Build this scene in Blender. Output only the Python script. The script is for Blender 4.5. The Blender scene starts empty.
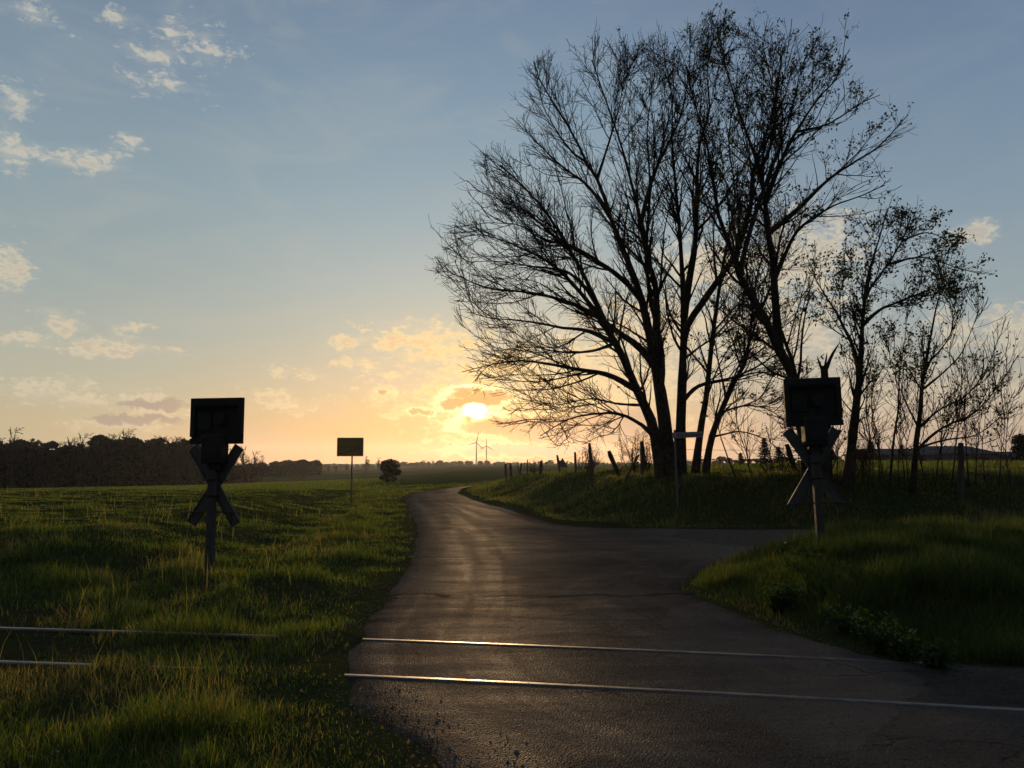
import bpy, math, random
import numpy as np
from mathutils import Vector

RNG = np.random.default_rng(11)
random.seed(5)
S = bpy.context.scene
C = S.collection

# ------------------------------------------------------------------ camera
H = 1.8
FPX = 769.0
PITCH = math.atan(79.0 / FPX)
cam_d = bpy.data.cameras.new('camera')
cam = bpy.data.objects.new('camera', cam_d)
C.objects.link(cam)
cam.location = (0, 0, H)
cam.rotation_euler = (math.pi / 2 + PITCH, 0, 0)
cam_d.sensor_width = 36.0
cam_d.lens = 36.0 * FPX / 1024.0
cam_d.clip_start = 0.1
cam_d.clip_end = 20000
S.camera = cam


def ray(px, py):
    dx, dv = (px - 512) / FPX, (384 - py) / FPX
    return np.array([dx, math.cos(PITCH) - dv * math.sin(PITCH), math.sin(PITCH) + dv * math.cos(PITCH)])


def at(px, py, d):
    r = ray(px, py)
    return np.array([0, 0, H]) + r * (d / r[1])


def gnd(px, py, z=0.0):
    r = ray(px, py)
    return np.array([0, 0, H]) + r * ((z - H) / r[2])


# ------------------------------------------------------------------ helpers
def lin(r, g, b):
    f = lambda c: (c / 255 / 12.92) if c / 255 <= 0.04045 else ((c / 255 + 0.055) / 1.055) ** 2.4
    return (f(r), f(g), f(b), 1.0)


def sstep(a, b, x):
    t = np.clip((np.asarray(x, float) - a) / (b - a), 0, 1)
    return t * t * (3 - 2 * t)


def vnoise(x, y, seed=0):
    x = np.asarray(x, float); y = np.asarray(y, float)
    xi = np.floor(x); yi = np.floor(y)
    fx = x - xi; fy = y - yi
    fx = fx * fx * (3 - 2 * fx); fy = fy * fy * (3 - 2 * fy)

    def h(a, b):
        v = np.sin(a * 127.1 + b * 311.7 + seed * 74.7) * 43758.5453
        return v - np.floor(v)
    return (h(xi, yi) * (1 - fx) + h(xi + 1, yi) * fx) * (1 - fy) + (h(xi, yi + 1) * (1 - fx) + h(xi + 1, yi + 1) * fx) * fy


def fbm(x, y, seed=0, o=3):
    s, a, t = 0, 1.0, 0
    for k in range(o):
        s = s + a * vnoise(np.asarray(x) * 2 ** k, np.asarray(y) * 2 ** k, seed + k)
        t += a; a *= .5
    return s / t


class Buf:
    """collects triangles and quads, builds ONE mesh object"""

    def __init__(self):
        self.v = []; self.q = []; self.t = []; self.n = 0; self.col = []

    def add(self, v, q=None, t=None, col=None):
        v = np.asarray(v, float).reshape(-1, 3)
        if q is not None and len(q): self.q.append(np.asarray(q, int).reshape(-1, 4) + self.n)
        if t is not None and len(t): self.t.append(np.asarray(t, int).reshape(-1, 3) + self.n)
        self.v.append(v); self.n += len(v)
        if col is not None: self.col.append(np.asarray(col, float).reshape(-1, 4))
        return self

    def build(self, name, mat, parent=None, smooth=False, attrs=None):
        me = bpy.data.meshes.new(name)
        v = np.concatenate(self.v) if self.v else np.zeros((0, 3))
        o = bpy.data.objects.new(name, me)
        C.objects.link(o)
        if parent is not None:
            o.parent = parent
            v = v - np.array(origin_of(parent))
        q = np.concatenate(self.q) if self.q else np.zeros((0, 4), int)
        t = np.concatenate(self.t) if self.t else np.zeros((0, 3), int)
        me.vertices.add(len(v)); me.vertices.foreach_set('co', v.astype(np.float32).ravel())
        nl = q.size + t.size
        me.loops.add(nl)
        me.loops.foreach_set('vertex_index', np.concatenate([q.ravel(), t.ravel()]).astype(np.int32))
        me.polygons.add(len(q) + len(t))
        st = np.concatenate([np.arange(len(q)) * 4, q.size + np.arange(len(t)) * 3]).astype(np.int32)
        me.polygons.foreach_set('loop_start', st)
        try:
            me.polygons.foreach_set('loop_total', np.concatenate([np.full(len(q), 4), np.full(len(t), 3)]).astype(np.int32))
        except Exception:
            pass
        me.polygons.foreach_set('use_smooth', np.full(len(q) + len(t), bool(smooth)))
        if self.col:
            a = me.attributes.new('tint', 'FLOAT_COLOR', 'POINT')
            a.data.foreach_set('color', np.concatenate(self.col).astype(np.float32).ravel())
        for k, arr in (attrs or {}).items():
            a = me.attributes.new(k, 'FLOAT', 'POINT')
            a.data.foreach_set('value', np.asarray(arr, np.float32).ravel())
        me.update(calc_edges=True)
        me.validate()
        if mat: me.materials.append(mat)
        return o


def origin_of(o):
    p = np.array(o.location, float)
    while o.parent is not None:
        o = o.parent
        p = p + np.array(o.location, float)
    return p


BOXQ = [[0, 3, 2, 1], [4, 5, 6, 7], [0, 1, 5, 4], [1, 2, 6, 5], [2, 3, 7, 6], [3, 0, 4, 7]]


def box(b, c, s, ax=None, bevel=0.0):
    """box centre c, size s, ax = 3 axes; chamfered on its vertical and horizontal edges when bevel > 0"""
    ax = np.eye(3) if ax is None else np.asarray(ax, float)
    hx, hy, hz = np.array(s) / 2
    if bevel <= 0:
        p = np.array([[-hx, -hy, -hz], [hx, -hy, -hz], [hx, hy, -hz], [-hx, hy, -hz], [-hx, -hy, hz], [hx, -hy, hz], [hx, hy, hz], [-hx, hy, hz]])
        b.add(np.array(c) + p @ ax, q=BOXQ); return
    e = bevel
    ring = [(-hx + e, -hy), (hx - e, -hy), (hx, -hy + e), (hx, hy - e), (hx - e, hy), (-hx + e, hy), (-hx, hy - e), (-hx, -hy + e)]
    ring_in = [(x * (hx - e) / hx, y * (hy - e) / hy) for x, y in ring]
    lv = [(-hz, ring_in), (-hz + e, ring), (hz - e, ring), (hz, ring_in)]
    p = np.array([(x, y, z) for z, r in lv for x, y in r]); q = []
    for k in range(3):
        for i in range(8):
            j = (i + 1) % 8
            q.append([k * 8 + i, k * 8 + j, (k + 1) * 8 + j, (k + 1) * 8 + i])
    for o, fl in ((0, True), (24, False)):
        f = [[o, o + 1, o + 2, o + 3], [o, o + 3, o + 4, o + 7], [o + 4, o + 5, o + 6, o + 7]]
        q += [x[::-1] if fl else x for x in f]
    b.add(np.array(c) + p @ ax, q=q)


def tubes(b, P, R, sides, cap=False):
    """P (B,n,3) polylines, R (B,n) radii -> tubes"""
    P = np.asarray(P, float); R = np.asarray(R, float)
    if P.ndim == 2: P = P[None]; R = R[None]
    B, n, _ = P.shape
    if B == 0: return
    T = np.empty_like(P)
    T[:, 1:-1] = P[:, 2:] - P[:, :-2]; T[:, 0] = P[:, 1] - P[:, 0]; T[:, -1] = P[:, -1] - P[:, -2]
    T /= np.linalg.norm(T, axis=2, keepdims=True) + 1e-9
    ref = np.where(np.abs(T[:, :1, 2:3]) > .9, np.array([1., 0, 0]), np.array([0, 0, 1.]))
    ref = np.broadcast_to(ref, P.shape)
    U = np.cross(T, ref); U /= np.linalg.norm(U, axis=2, keepdims=True) + 1e-9
    W = np.cross(T, U)
    a = np.arange(sides) * 2 * math.pi / sides
    ringv = P[:, :, None] + R[:, :, None, None] * (U[:, :, None] * np.cos(a)[None, None, :, None] + W[:, :, None] * np.sin(a)[None, None, :, None])
    i = np.arange(n - 1)[:, None] * sides; k = np.arange(sides)[None]
    k2 = (k + 1) % sides
    q = np.stack([i + k, i + k2, i + sides + k2, i + sides + k], -1).reshape(-1, 4)
    qq = (q[None] + (np.arange(B) * n * sides)[:, None, None]).reshape(-1, 4)
    b.add(ringv.reshape(-1, 3), q=qq)
    if cap:
        for bi in range(B):
            for j, rev in ((0, True), (n - 1, False)):
                rr = ringv[bi, j]; cc = rr.mean(0)
                tt = [[sides, k_, (k_ + 1) % sides] for k_ in range(sides)]
                b.add(np.vstack([rr, cc]), t=[t[::-1] if rev else t for t in tt])


def resample(pts, n):
    p = np.asarray(pts, float)
    # Catmull-Rom
    q = np.vstack([2 * p[0] - p[1], p, 2 * p[-1] - p[-2]])
    out = []
    for k in range(1, len(q) - 2):
        for t in np.linspace(0, 1, 12, endpoint=False):
            a, b_, c, d = q[k - 1:k + 3]
            out.append(.5 * (2 * b_ + (c - a) * t + (2 * a - 5 * b_ + 4 * c - d) * t * t + (3 * b_ - a - 3 * c + d) * t ** 3))
    out.append(p[-1]); out = np.array(out)
    s = np.concatenate([[0], np.cumsum(np.linalg.norm(np.diff(out, axis=0), axis=1))])
    u = np.linspace(0, s[-1], n)
    return np.stack([np.interp(u, s, out[:, k]) for k in range(3)], 1)


def thing(name, label, cat, loc=(0, 0, 0), group=None):
    o = bpy.data.objects.new(name, None); C.objects.link(o)
    o.location = tuple(float(v) for v in loc)
    o.empty_display_size = .2
    return tag(o, label, cat, group)


def tag(o, label=None, cat=None, group=None, kind=None):
    if label: o['label'] = label
    if cat: o['category'] = cat
    if group: o['group'] = group
    if kind: o['kind'] = kind
    return o


def copy_tree(o, parent=None):
    c = o.copy(); C.objects.link(c)
    if parent is not None: c.parent = parent
    for ch in list(o.children): copy_tree(ch, c)
    return c


# ------------------------------------------------------------------ node helpers
class NT:
    def __init__(self, tree):
        self.t = tree; tree.nodes.clear()

    def n(self, typ, ins=None, **props):
        nd = self.t.nodes.new(typ)
        for k, v in props.items(): setattr(nd, k, v)
        for k, v in (ins or {}).items():
            s = nd.inputs[k]
            if isinstance(v, bpy.types.NodeSocket): self.t.links.new(v, s)
            else: s.default_value = v
        return nd

    def m(self, op, a, b=None, c=None, clamp=False):
        ins = {0: a}
        if b is not None: ins[1] = b
        if c is not None: ins[2] = c
        return self.n('ShaderNodeMath', ins, operation=op, use_clamp=clamp).outputs[0]

    def v(self, op, a, b=None, c=None, out=0):
        ins = {0: a}
        if b is not None: ins[1] = b
        if c is not None: ins[2] = c
        return self.n('ShaderNodeVectorMath', ins, operation=op).outputs[out]

    def mr(self, x, a, b, c=0.0, d=1.0, smooth=True):
        nd = self.n('ShaderNodeMapRange', {0: x, 1: a, 2: b, 3: c, 4: d})
        nd.interpolation_type = 'SMOOTHSTEP' if smooth else 'LINEAR'
        return nd.outputs[0]

    def mix(self, f, a, b, blend='MIX'):
        nd = self.n('ShaderNodeMix', data_type='RGBA', blend_type=blend)
        for i, x in ((0, f), (6, a), (7, b)):
            if isinstance(x, bpy.types.NodeSocket): self.t.links.new(x, nd.inputs[i])
            else: nd.inputs[i].default_value = x
        return nd.outputs[2]

    def noise(self, vec, scale, detail=4, rough=.55, dist=0.0, out=0):
        return self.n('ShaderNodeTexNoise', {'Vector': vec, 'Scale': scale, 'Detail': detail, 'Roughness': rough, 'Distortion': dist}).outputs[out]

    def ramp(self, f, stops):
        nd = self.n('ShaderNodeValToRGB', {0: f}); e = nd.color_ramp.elements
        e[0].position, e[0].color = stops[0]; e[1].position, e[1].color = stops[-1]
        for p, c in stops[1:-1]:
            x = e.new(p); x.color = c
        return nd.outputs[0]


def new_mat(name):
    m = bpy.data.materials.new(name); m.use_nodes = True
    return m, NT(m.node_tree)


def simple(name, c1, c2, scale=6.0, rough=.8, bump=.3, metal=0.0, bscale=None, spec=.5):
    m, t = new_mat(name)
    g = t.n('ShaderNodeNewGeometry'); o = t.n('ShaderNodeTexCoord').outputs['Object']
    f = t.noise(o, scale, 6, .6)
    col = t.mix(t.mr(f, .35, .65), (*c1, 1), (*c2, 1))
    bp = t.n('ShaderNodeBump', {'Strength': bump, 'Distance': .02, 'Height': t.noise(o, bscale or scale * 5, 5, .65)})
    p = t.n('ShaderNodeBsdfPrincipled', {'Base Color': col, 'Roughness': t.mr(f, .3, .7, rough - .1, min(1, rough + .1)), 'Metallic': metal, 'Normal': bp.outputs[0]})
    p.inputs['Specular IOR Level'].default_value = spec
    out = t.n('ShaderNodeOutputMaterial', {0: p.outputs[0]})
    return m


M = {}
M['bark'] = simple('bark', (.022, .018, .013), (.06, .048, .034), 9, .95, .8, bscale=40, spec=.15)
M['twig'] = simple('twig_bark', (.018, .014, .010), (.038, .028, .02), 4, .9, .2, spec=.15)
M['grey_post'] = simple('weathered_concrete', (.032, .031, .027), (.06, .057, .05), 7, .85, .4)
M['wood_post'] = simple('weathered_wood', (.045, .038, .03), (.09, .076, .06), 12, .9, .7)
M['black_metal'] = simple('black_painted_steel', (.014, .014, .0135), (.026, .025, .023), 8, .7, .15, spec=.2)
M['housing'] = simple('signal_housing_paint', (.014, .014, .013), (.026, .025, .023), 6, .7, .15, spec=.2)
M['cross_back'] = simple('grey_sheet_metal', (.040, .040, .038), (.065, .065, .061), 6, .6, .15)
M['red_paint'] = simple('faded_red_paint', (.28, .04, .03), (.36, .07, .05), 8, .55, .1)
M['white_paint'] = simple('dirty_white_paint', (.17, .17, .16), (.24, .235, .225), 5, .5, .1)
M['yellow_sign'] = simple('yellow_sign_sheet', (.26, .17, .03), (.32, .21, .045), 4, .5, .05)
M['galv'] = simple('galvanised_steel', (.08, .08, .078), (.12, .12, .115), 20, .6, .1, metal=.4)
M['glass_dark'] = simple('dark_lens_glass', (.03, .01, .01), (.04, .015, .012), 6, .15, .0)
M['rust'] = simple('rusty_rail_side', (.06, .035, .022), (.11, .06, .035), 14, .85, .5)
M['rail_top'] = simple('worn_rail_head', (.10, .085, .07), (.20, .17, .145), 5, .42, .08, metal=1.0)
M['turbine'] = simple('turbine_paint', (.6, .6, .6), (.7, .7, .7), 1, .5, 0)
M['roof'] = simple('grey_sheet_roof', (.045, .045, .046), (.075, .074, .074), 1.5, .9, .2, spec=.1)
M['barn_wall'] = simple('dark_barn_boards', (.05, .045, .04), (.085, .075, .065), 2, .85, .2)
M['halo_edge'] = simple('pale_yellow_halo', (.62, .52, .28), (.72, .62, .36), 6, .5, .05)  # bright halo round the place sign, painted as a pale colour
M['stone'] = simple('pale_stones', (.07, .055, .04), (.20, .165, .125), 60, .8, .2)
M['wire'] = simple('rusty_wire', (.08, .06, .05), (.13, .10, .08), 10, .7, 0)


def leaf_mat(name, c1, c2, trans, tint=False, scale=3.0):
    m, t = new_mat(name)
    if tint:
        col = t.n('ShaderNodeAttribute', attribute_name='tint').outputs['Color']
    else:
        o = t.n('ShaderNodeTexCoord').outputs['Object']
        col = t.mix(t.mr(t.noise(o, scale, 3), .35, .65), (*c1, 1), (*c2, 1))
    d = t.n('ShaderNodeBsdfDiffuse', {0: col})
    tc = t.mix(1.0, col, (2.0, 2.3, .85, 1), 'MULTIPLY')
    tr = t.n('ShaderNodeBsdfTranslucent', {0: tc})
    mx = t.n('ShaderNodeMixShader', {0: trans, 1: d.outputs[0], 2: tr.outputs[0]})
    gl = t.n('ShaderNodeBsdfGlossy', {0: (.6, .6, .6, 1), 'Roughness': .5})
    lw = t.n('ShaderNodeLayerWeight', {0: .2})
    f = t.m('MULTIPLY', lw.outputs[0], .12)
    mx2 = t.n('ShaderNodeMixShader', {0: f, 1: mx.outputs[0], 2: gl.outputs[0]})
    t.n('ShaderNodeOutputMaterial', {0: mx2.outputs[0]})
    return m


M['grass'] = leaf_mat('grass_blades', None, None, .45, True)
M['leaf'] = leaf_mat('young_leaves', (.028, .036, .010), (.045, .052, .016), .22)
M['weed'] = leaf_mat('weed_leaves', (.026, .048, .014), (.042, .072, .02), .25)
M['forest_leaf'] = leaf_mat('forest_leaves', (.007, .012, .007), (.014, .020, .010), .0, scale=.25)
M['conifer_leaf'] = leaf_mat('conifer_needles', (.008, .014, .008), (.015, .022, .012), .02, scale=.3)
M['dry_leaf'] = leaf_mat('dry_leaves', (.14, .08, .035), (.22, .13, .06), .2)

# ground: soil under grass
m, t = new_mat('ground_soil')
o = t.n('ShaderNodeTexCoord').outputs['Object']
n1 = t.noise(o, .35, 6, .6); n2 = t.noise(o, 6, 5, .65)
near = t.mix(t.mr(n1, .4, .6), (.045, .055, .018, 1), (.06, .048, .026, 1))
near = t.mix(t.mr(n2, .35, .7), near, (.03, .04, .012, 1))
far = t.mix(t.mr(t.noise(o, .012, 4), .4, .6), (.04, .065, .014, 1), (.07, .068, .026, 1))
yy = t.n('ShaderNodeSeparateXYZ', {0: o}).outputs[1]
col = t.mix(t.mr(yy, 40, 110), near, far)
bp = t.n('ShaderNodeBump', {'Strength': .8, 'Distance': .06, 'Height': t.noise(o, 14, 6, .7)})
p = t.n('ShaderNodeBsdfPrincipled', {'Base Color': col, 'Roughness': .95, 'Normal': bp.outputs[0]})
p.inputs['Specular IOR Level'].default_value = 0.0
t.n('ShaderNodeOutputMaterial', {0: p.outputs[0]})
M['ground'] = m

# worn asphalt: attributes across (0..1) and along (m)
m, t = new_mat('worn_asphalt')
o = t.n('ShaderNodeTexCoord').outputs['Object']
ac = t.n('ShaderNodeAttribute', attribute_name='across').outputs['Fac']
al = t.n('ShaderNodeAttribute', attribute_name='along').outputs['Fac']
sx = t.n('ShaderNodeSeparateXYZ', {0: o})
stv = t.n('ShaderNodeCombineXYZ', {0: t.m('MULTIPLY', ac, 9.0), 1: t.m('MULTIPLY', al, .10), 2: 0.0}).outputs[0]
streak = t.noise(stv, 1.0, 4, .6, .3)
trv = t.v('MULTIPLY', o, (.25, 1.2, 1))
trans_ = t.noise(trv, .8, 5, .6, .6)
patch = t.noise(o, .55, 6, .62, .4)
grain = t.noise(o, 55, 3, .7)
fine = t.n('ShaderNodeTexVoronoi', {'Vector': o, 'Scale': 70.0}).outputs[0]
base = t.mix(t.mr(patch, .36, .64), (.066, .053, .040, 1), (.124, .097, .070, 1))
base = t.mix(t.mr(streak, .5, .68, 0, .6), base, (.075, .067, .058, 1))
base = t.mix(t.mr(trans_, .55, .7, 0, .7), base, (.028, .026, .025, 1))
base = t.mix(t.mr(fine, .0, .35, .4, 0), base, (.11, .10, .09, 1))
base = t.mix(t.mr(t.noise(o, 26, 4, .75), .54, .66, 0, .8), base, (.006, .0055, .005, 1))
base = t.mix(t.mr(t.noise(o, 34, 3, .7), .58, .70, 0, .75), base, (.16, .14, .115, 1))
dirt = t.noise(o, 1.7, 6, .65, .5)
edge = t.m('MAXIMUM', t.mr(ac, .16, .0), t.mr(ac, .86, 1.0))
dmask = t.m('MULTIPLY', t.mr(dirt, .45, .62), t.m('MULTIPLY_ADD', edge, .95, .06), clamp=True)
base = t.mix(dmask, base, t.mix(t.mr(al, 9, 16), (.030, .024, .017, 1), (.11, .088, .062, 1)))
gm = t.m('MULTIPLY', t.mr(t.m('ADD', sx.outputs[0], t.m('MULTIPLY', t.noise(o, .6, 4), 3.0)), 4.0, 6.5), t.mr(sx.outputs[1], 12.5, 15.5))
grv = t.mix(t.mr(t.noise(o, 9, 5, .7), .35, .65), (.13, .105, .078, 1), (.28, .225, .165, 1))
base = t.mix(t.m('MULTIPLY', gm, .85), base, grv)
ck = t.n('ShaderNodeTexVoronoi', {'Vector': t.v('ADD', o, t.v('MULTIPLY', t.n('ShaderNodeTexNoise', {'Vector': o, 'Scale': 1.6, 'Detail': 5.0}).outputs['Color'], (.7, .7, 0))), 'Scale': .75}, feature='DISTANCE_TO_EDGE').outputs[0]
crack = t.m('MULTIPLY', t.mr(ck, .016, .003), t.mr(t.noise(o, .45, 3), .54, .64))
base = t.mix(t.m('MULTIPLY', crack, .6), base, (.010, .009, .008, 1))
pt = t.n('ShaderNodeTexVoronoi', {'Vector': t.v('ADD', t.v('MULTIPLY', o, (1, .55, 1)), t.v('MULTIPLY', t.n('ShaderNodeTexNoise', {'Vector': o, 'Scale': .9, 'Detail': 3.0}).outputs['Color'], (1.2, 1.2, 0))), 'Scale': .42})
ptv = t.n('ShaderNodeSeparateColor', {0: pt.outputs['Color']}).outputs[0]
base = t.mix(t.mr(ptv, .66, .76, 0, .3), base, (.022, .020, .019, 1))
base = t.mix(t.mr(ptv, .24, .14, 0, .3), base, (.10, .090, .078, 1))
# cross seam of the patched strip in front of the junction
seam = t.m('ABSOLUTE', t.m('SUBTRACT', t.m('ADD', sx.outputs[1], t.m('MULTIPLY', t.noise(o, .7, 4), 1.2)), 11.2))
smask = t.m('MULTIPLY', t.mr(seam, .13, .03), t.mr(t.noise(o, 1.1, 2), .35, .5))
base = t.mix(t.m('MULTIPLY', smask, .8), base, (.02, .019, .018, 1))
hgt = t.m('ADD', t.m('MULTIPLY', grain, .5), t.m('MULTIPLY', fine, -.9))
hgt = t.m('ADD', hgt, t.m('MULTIPLY', trans_, 5.0))
hgt = t.m('ADD', hgt, t.m('MULTIPLY', smask, -3.0)); hgt = t.m('ADD', hgt, t.m('MULTIPLY', crack, -1.5)); hgt = t.m('ADD', hgt, t.m('MULTIPLY', gm, t.m('MULTIPLY', t.noise(o, 12, 5, .7), 6.0)))
hgt = t.m('ADD', hgt, t.m('MULTIPLY', streak, 3.0))
bp = t.n('ShaderNodeBump', {'Strength': .9, 'Distance': .010, 'Height': hgt})
rg = t.m('ADD', t.mr(patch, .3, .7, .80, .95), t.mr(grain, .3, .7, -.06, .08))
df_ = t.n('ShaderNodeBsdfDiffuse', {'Color': base, 'Roughness': .6, 'Normal': bp.outputs[0]})
gl_ = t.n('ShaderNodeBsdfGlossy', {'Color': (.9, .88, .85, 1), 'Roughness': .5, 'Normal': bp.outputs[0]})
fc = t.m('POWER', t.n('ShaderNodeLayerWeight', {0: .5, 'Normal': bp.outputs[0]}).outputs['Facing'], 3.0)
pol = t.m('MULTIPLY', t.mr(streak, .36, .74, .30, 1.0), t.mr(t.noise(t.v('MULTIPLY', o, (.5, 1.6, 1)), 1.6, 6, .7, .4), .36, .72, .25, 1.0))
pol = t.m('MULTIPLY', pol, t.mr(grain, .3, .6, .3, 1.2))
pol = t.m('MULTIPLY', pol, t.m('MULTIPLY_ADD', t.m('MAXIMUM', gm, edge), -.9, 1.0), clamp=True)
mx = t.n('ShaderNodeMixShader', {0: t.m('MULTIPLY', fc, t.m('MULTIPLY_ADD', pol, .10, .010)), 1: df_.outputs[0], 2: gl_.outputs[0]})
t.n('ShaderNodeOutputMaterial', {0: mx.outputs[0]})
M['asphalt'] = m

# ------------------------------------------------------------------ plan of the place
# left and right road edges as x at depth y
L_PX = [(405, 745), (334, 702), (327, 673), (331, 650), (341, 634), (377, 600), (405, 560), (413, 530), (408, 512), (402, 500), (412, 492.5), (455, 486)]
LP = [gnd(*p)[:2] for p in L_PX]
Lx = np.array([-.1, -.2, -.3] + [p[0] for p in LP[0:]] + [1.5, 8.0, 30, 60])
Ly = np.array([-8.0, 3.0, 4.2] + [p[1] for p in LP[0:]] + [78.0, 95, 125, 150])
o_ = np.argsort(Ly); Lx, Ly = Lx[o_], Ly[o_]
RP = np.array([gnd(*p)[:2] for p in [(482, 483.2), (464, 487.5), (459, 492.5), (476, 500), (507, 508), (540, 518)]])
FOOT = [(70, 150), (38, 125), (14, 97), (4.5, 82)] + [(x + .9, y) for x, y in RP] + [tuple(gnd(640, 526)[:2]), tuple(gnd(700, 528)[:2])] + [(9.0, 21.6), (12, 22.6), (17, 24.4), (30, 28), (70, 36), (300, 70), (3000, 500)]
FOOT = np.array(FOOT)
R_Y = np.array([-8, 5.6, 6.1, 6.55, 6.95, 7.3, 7.9, 8.6, 9.8, 11.2, 12.2, 14.2, 16.4, 17.2, 17.9, 18.4, 18.8, 20.7, 20.9, 21.1, 21.5, 22.0, 22.8])
R_X = np.array([20, 20, 14, 8.5, 4.6, 3.6, 3.25, 3.0, 2.78, 2.6, 2.85, 3.9, 5.7, 7.9, 11, 16, 34, 34, 14, 6.5, 3.0, 1.9, 1.35])
RQ = RP[::-1]
R_Y = np.concatenate([R_Y, RQ[:, 1], [82, 97, 125, 150]]); R_X = np.concatenate([R_X, RQ[:, 0], [3.6, 13, 37, 68]])


def XL(y): return np.interp(y, Ly, Lx) + .12 * (fbm(np.asarray(y) * .9, 3.1, 5) - .5) + .06 * (vnoise(np.asarray(y) * 4, 1.1, 8) - .5)
def XR(y):
    w = np.clip(np.asarray(y) / 20, .3, 1)
    return np.interp(y, R_Y, R_X) + w * .3 * (fbm(np.asarray(y) * .8, 7.7, 6) - .5) + .1 * (vnoise(np.asarray(y) * 4, 5.1, 9) - .5)


def bank_s(x, y):
    """signed distance behind the foot of the bank (+ = on the bank side)"""
    x = np.asarray(x, float); y = np.asarray(y, float)
    best = np.full(x.shape, 1e9); sg = np.ones(x.shape)
    for a, b in zip(FOOT[:-1], FOOT[1:]):
        d = b - a; L2 = (d ** 2).sum()
        tt = np.clip(((x - a[0]) * d[0] + (y - a[1]) * d[1]) / L2, 0, 1)
        dx = x - (a[0] + tt * d[0]); dy = y - (a[1] + tt * d[1])
        D = np.hypot(dx, dy)
        cr = d[0] * dy - d[1] * dx
        up = D < best - 1e-9
        best = np.where(up, D, best); sg = np.where(up, np.sign(cr), sg)
    return best * sg


def terr(x, y):
    x = np.asarray(x, float); y = np.asarray(y, float)
    yy = np.maximum(y, 1)
    az = np.where(y > 1, x / yy, x)
    z = np.zeros(np.broadcast(x, y).shape)
    # left field: small rise behind the crossing sign, then the slow fall towards the woods
    lf = sstep(-1.6, -5.5, x - np.interp(y, Ly, Lx) + 1.0)
    z = z + lf * (.30 + .26 * sstep(-3.5, -6.5, x)) * sstep(11.0, 15.0, y) * (1 - sstep(17, 70, y))
    edge = np.interp(az, [-.70, -.406, -.237, -.146, -.08, .02], [-6.0, -4.75, -3.4, -2.4, -1.0, 0.0])
    z = z + edge * np.clip((y - 45) / 185, 0, 1.25)
    # bank and the fields on the right
    s = bank_s(x, y)
    crest = np.interp(y, [0, 26, 33, 46, 66, 110, 160], [1.58, 1.58, 1.5, 1.22, .72, .2, 0])
    wr = sstep(.10, .42, az)
    low = crest * (1 - .9 * sstep(6, 45, s))
    plate = 1.58 + .0048 * np.clip(y - 26, 0, 170)
    prof = .82 * sstep(0, 3.3, s) + .18 * sstep(1.5, 7, s)
    z = z + prof * (low * (1 - wr) + plate * wr)
    # island mound by the right-hand signal
    mx = x - np.interp(y, R_Y, R_X)
    isl = sstep(0, 2.4, mx) * sstep(6.7, 10.5, y) * (1 - sstep(13.5, 18, y)) * (y < 18.5)
    z = z + .5 * isl
    return z


def road_mask(x, y):
    return (x > XL(y) - .05) & (x < XR(y) + .05) & (y < 140)


def terr_n(x, y):
    """terrain with its small bumps, left out on the road"""
    s = sstep(0, .8, np.maximum(XL(y) - x, x - XR(y)))
    nz = (fbm(np.asarray(x) * 1.1, np.asarray(y) * 1.1, 21) - .5) * .16 + (fbm(np.asarray(x) * .25, np.asarray(y) * .25, 31) - .5) * .22
    nz = nz * s * (1 - sstep(60, 200, y) * .5)
    # keep the track bed low
    tb = np.exp(-((np.asarray(y) - track_mid(x)) / 1.5) ** 2)
    xx = np.asarray(x, float); yy_ = np.asarray(y, float) - track_mid(x)
    cover = sstep(-4.0, -3.4, xx) * sstep(-1.25, -1.7, xx) * np.exp(-((yy_ + .7) / .5) ** 2) + sstep(-2.7, -2.2, xx) * sstep(-1.3, -1.7, xx) * np.exp(-((yy_ - .7) / .45) ** 2)
    return terr(x, y) + nz * (1 - .9 * tb) - .03 * tb * s + .075 * cover * (.55 + .6 * vnoise(xx * 2.2, yy_ * 2.0, 77))


farp = np.array([gnd(*p, .03)[:2] for p in [(0, 628), (120, 631), (350, 637), (512, 643), (700, 650), (875, 657)]])
nearp = np.array([gnd(*p, .03)[:2] for p in [(0, 657), (345, 672), (512, 680.5), (700, 691), (1024, 710)]])
cf = np.polyfit(farp[:, 0], farp[:, 1], 2); cn = np.polyfit(nearp[:, 0], nearp[:, 1], 2)
cm = (cf + cn) / 2
gauge_v = float(np.mean(np.polyval(cf, [-4, -1, 1, 3]) - np.polyval(cn, [-4, -1, 1, 3])))
print('rail fits', cf, cn, 'gap', gauge_v)
cm[0] = np.clip(cm[0], -.008, -.001)


def track_mid(x): return np.polyval(cm, np.clip(np.asarray(x, float), -14, 14))


# ---- ground sheet
def axis(segs):
    out = []
    for a, b, st in segs: out.append(np.arange(a, b, st))
    return np.concatenate(out)


gx = np.concatenate([-np.geomspace(3500, 24, 46), axis([(-22, -9, .5), (-9, 9, .14), (9, 24, .4)]), np.geomspace(24.5, 3500, 46)])
gy = np.concatenate([axis([(-30, 2, 1.5), (2, 24, .14), (24, 40, .28), (40, 80, .6)]), np.geomspace(80, 6000, 90)])
X, Y = np.meshgrid(gx, gy)
Z = terr_n(X, Y)
inner = np.minimum(X - XL(Y), XR(Y) - X); Z = Z - .045 * sstep(.12, .5, inner) * (Y < 140)
b = Buf()
nx, ny = len(gx), len(gy)
ii = (np.arange(ny - 1)[:, None] * nx + np.arange(nx - 1)[None]).ravel()
b.add(np.stack([X, Y, Z], -1).reshape(-1, 3), q=np.stack([ii, ii + 1, ii + nx + 1, ii + nx], 1))
tag(b.build('ground', M['ground'], smooth=True), kind='structure')

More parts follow.
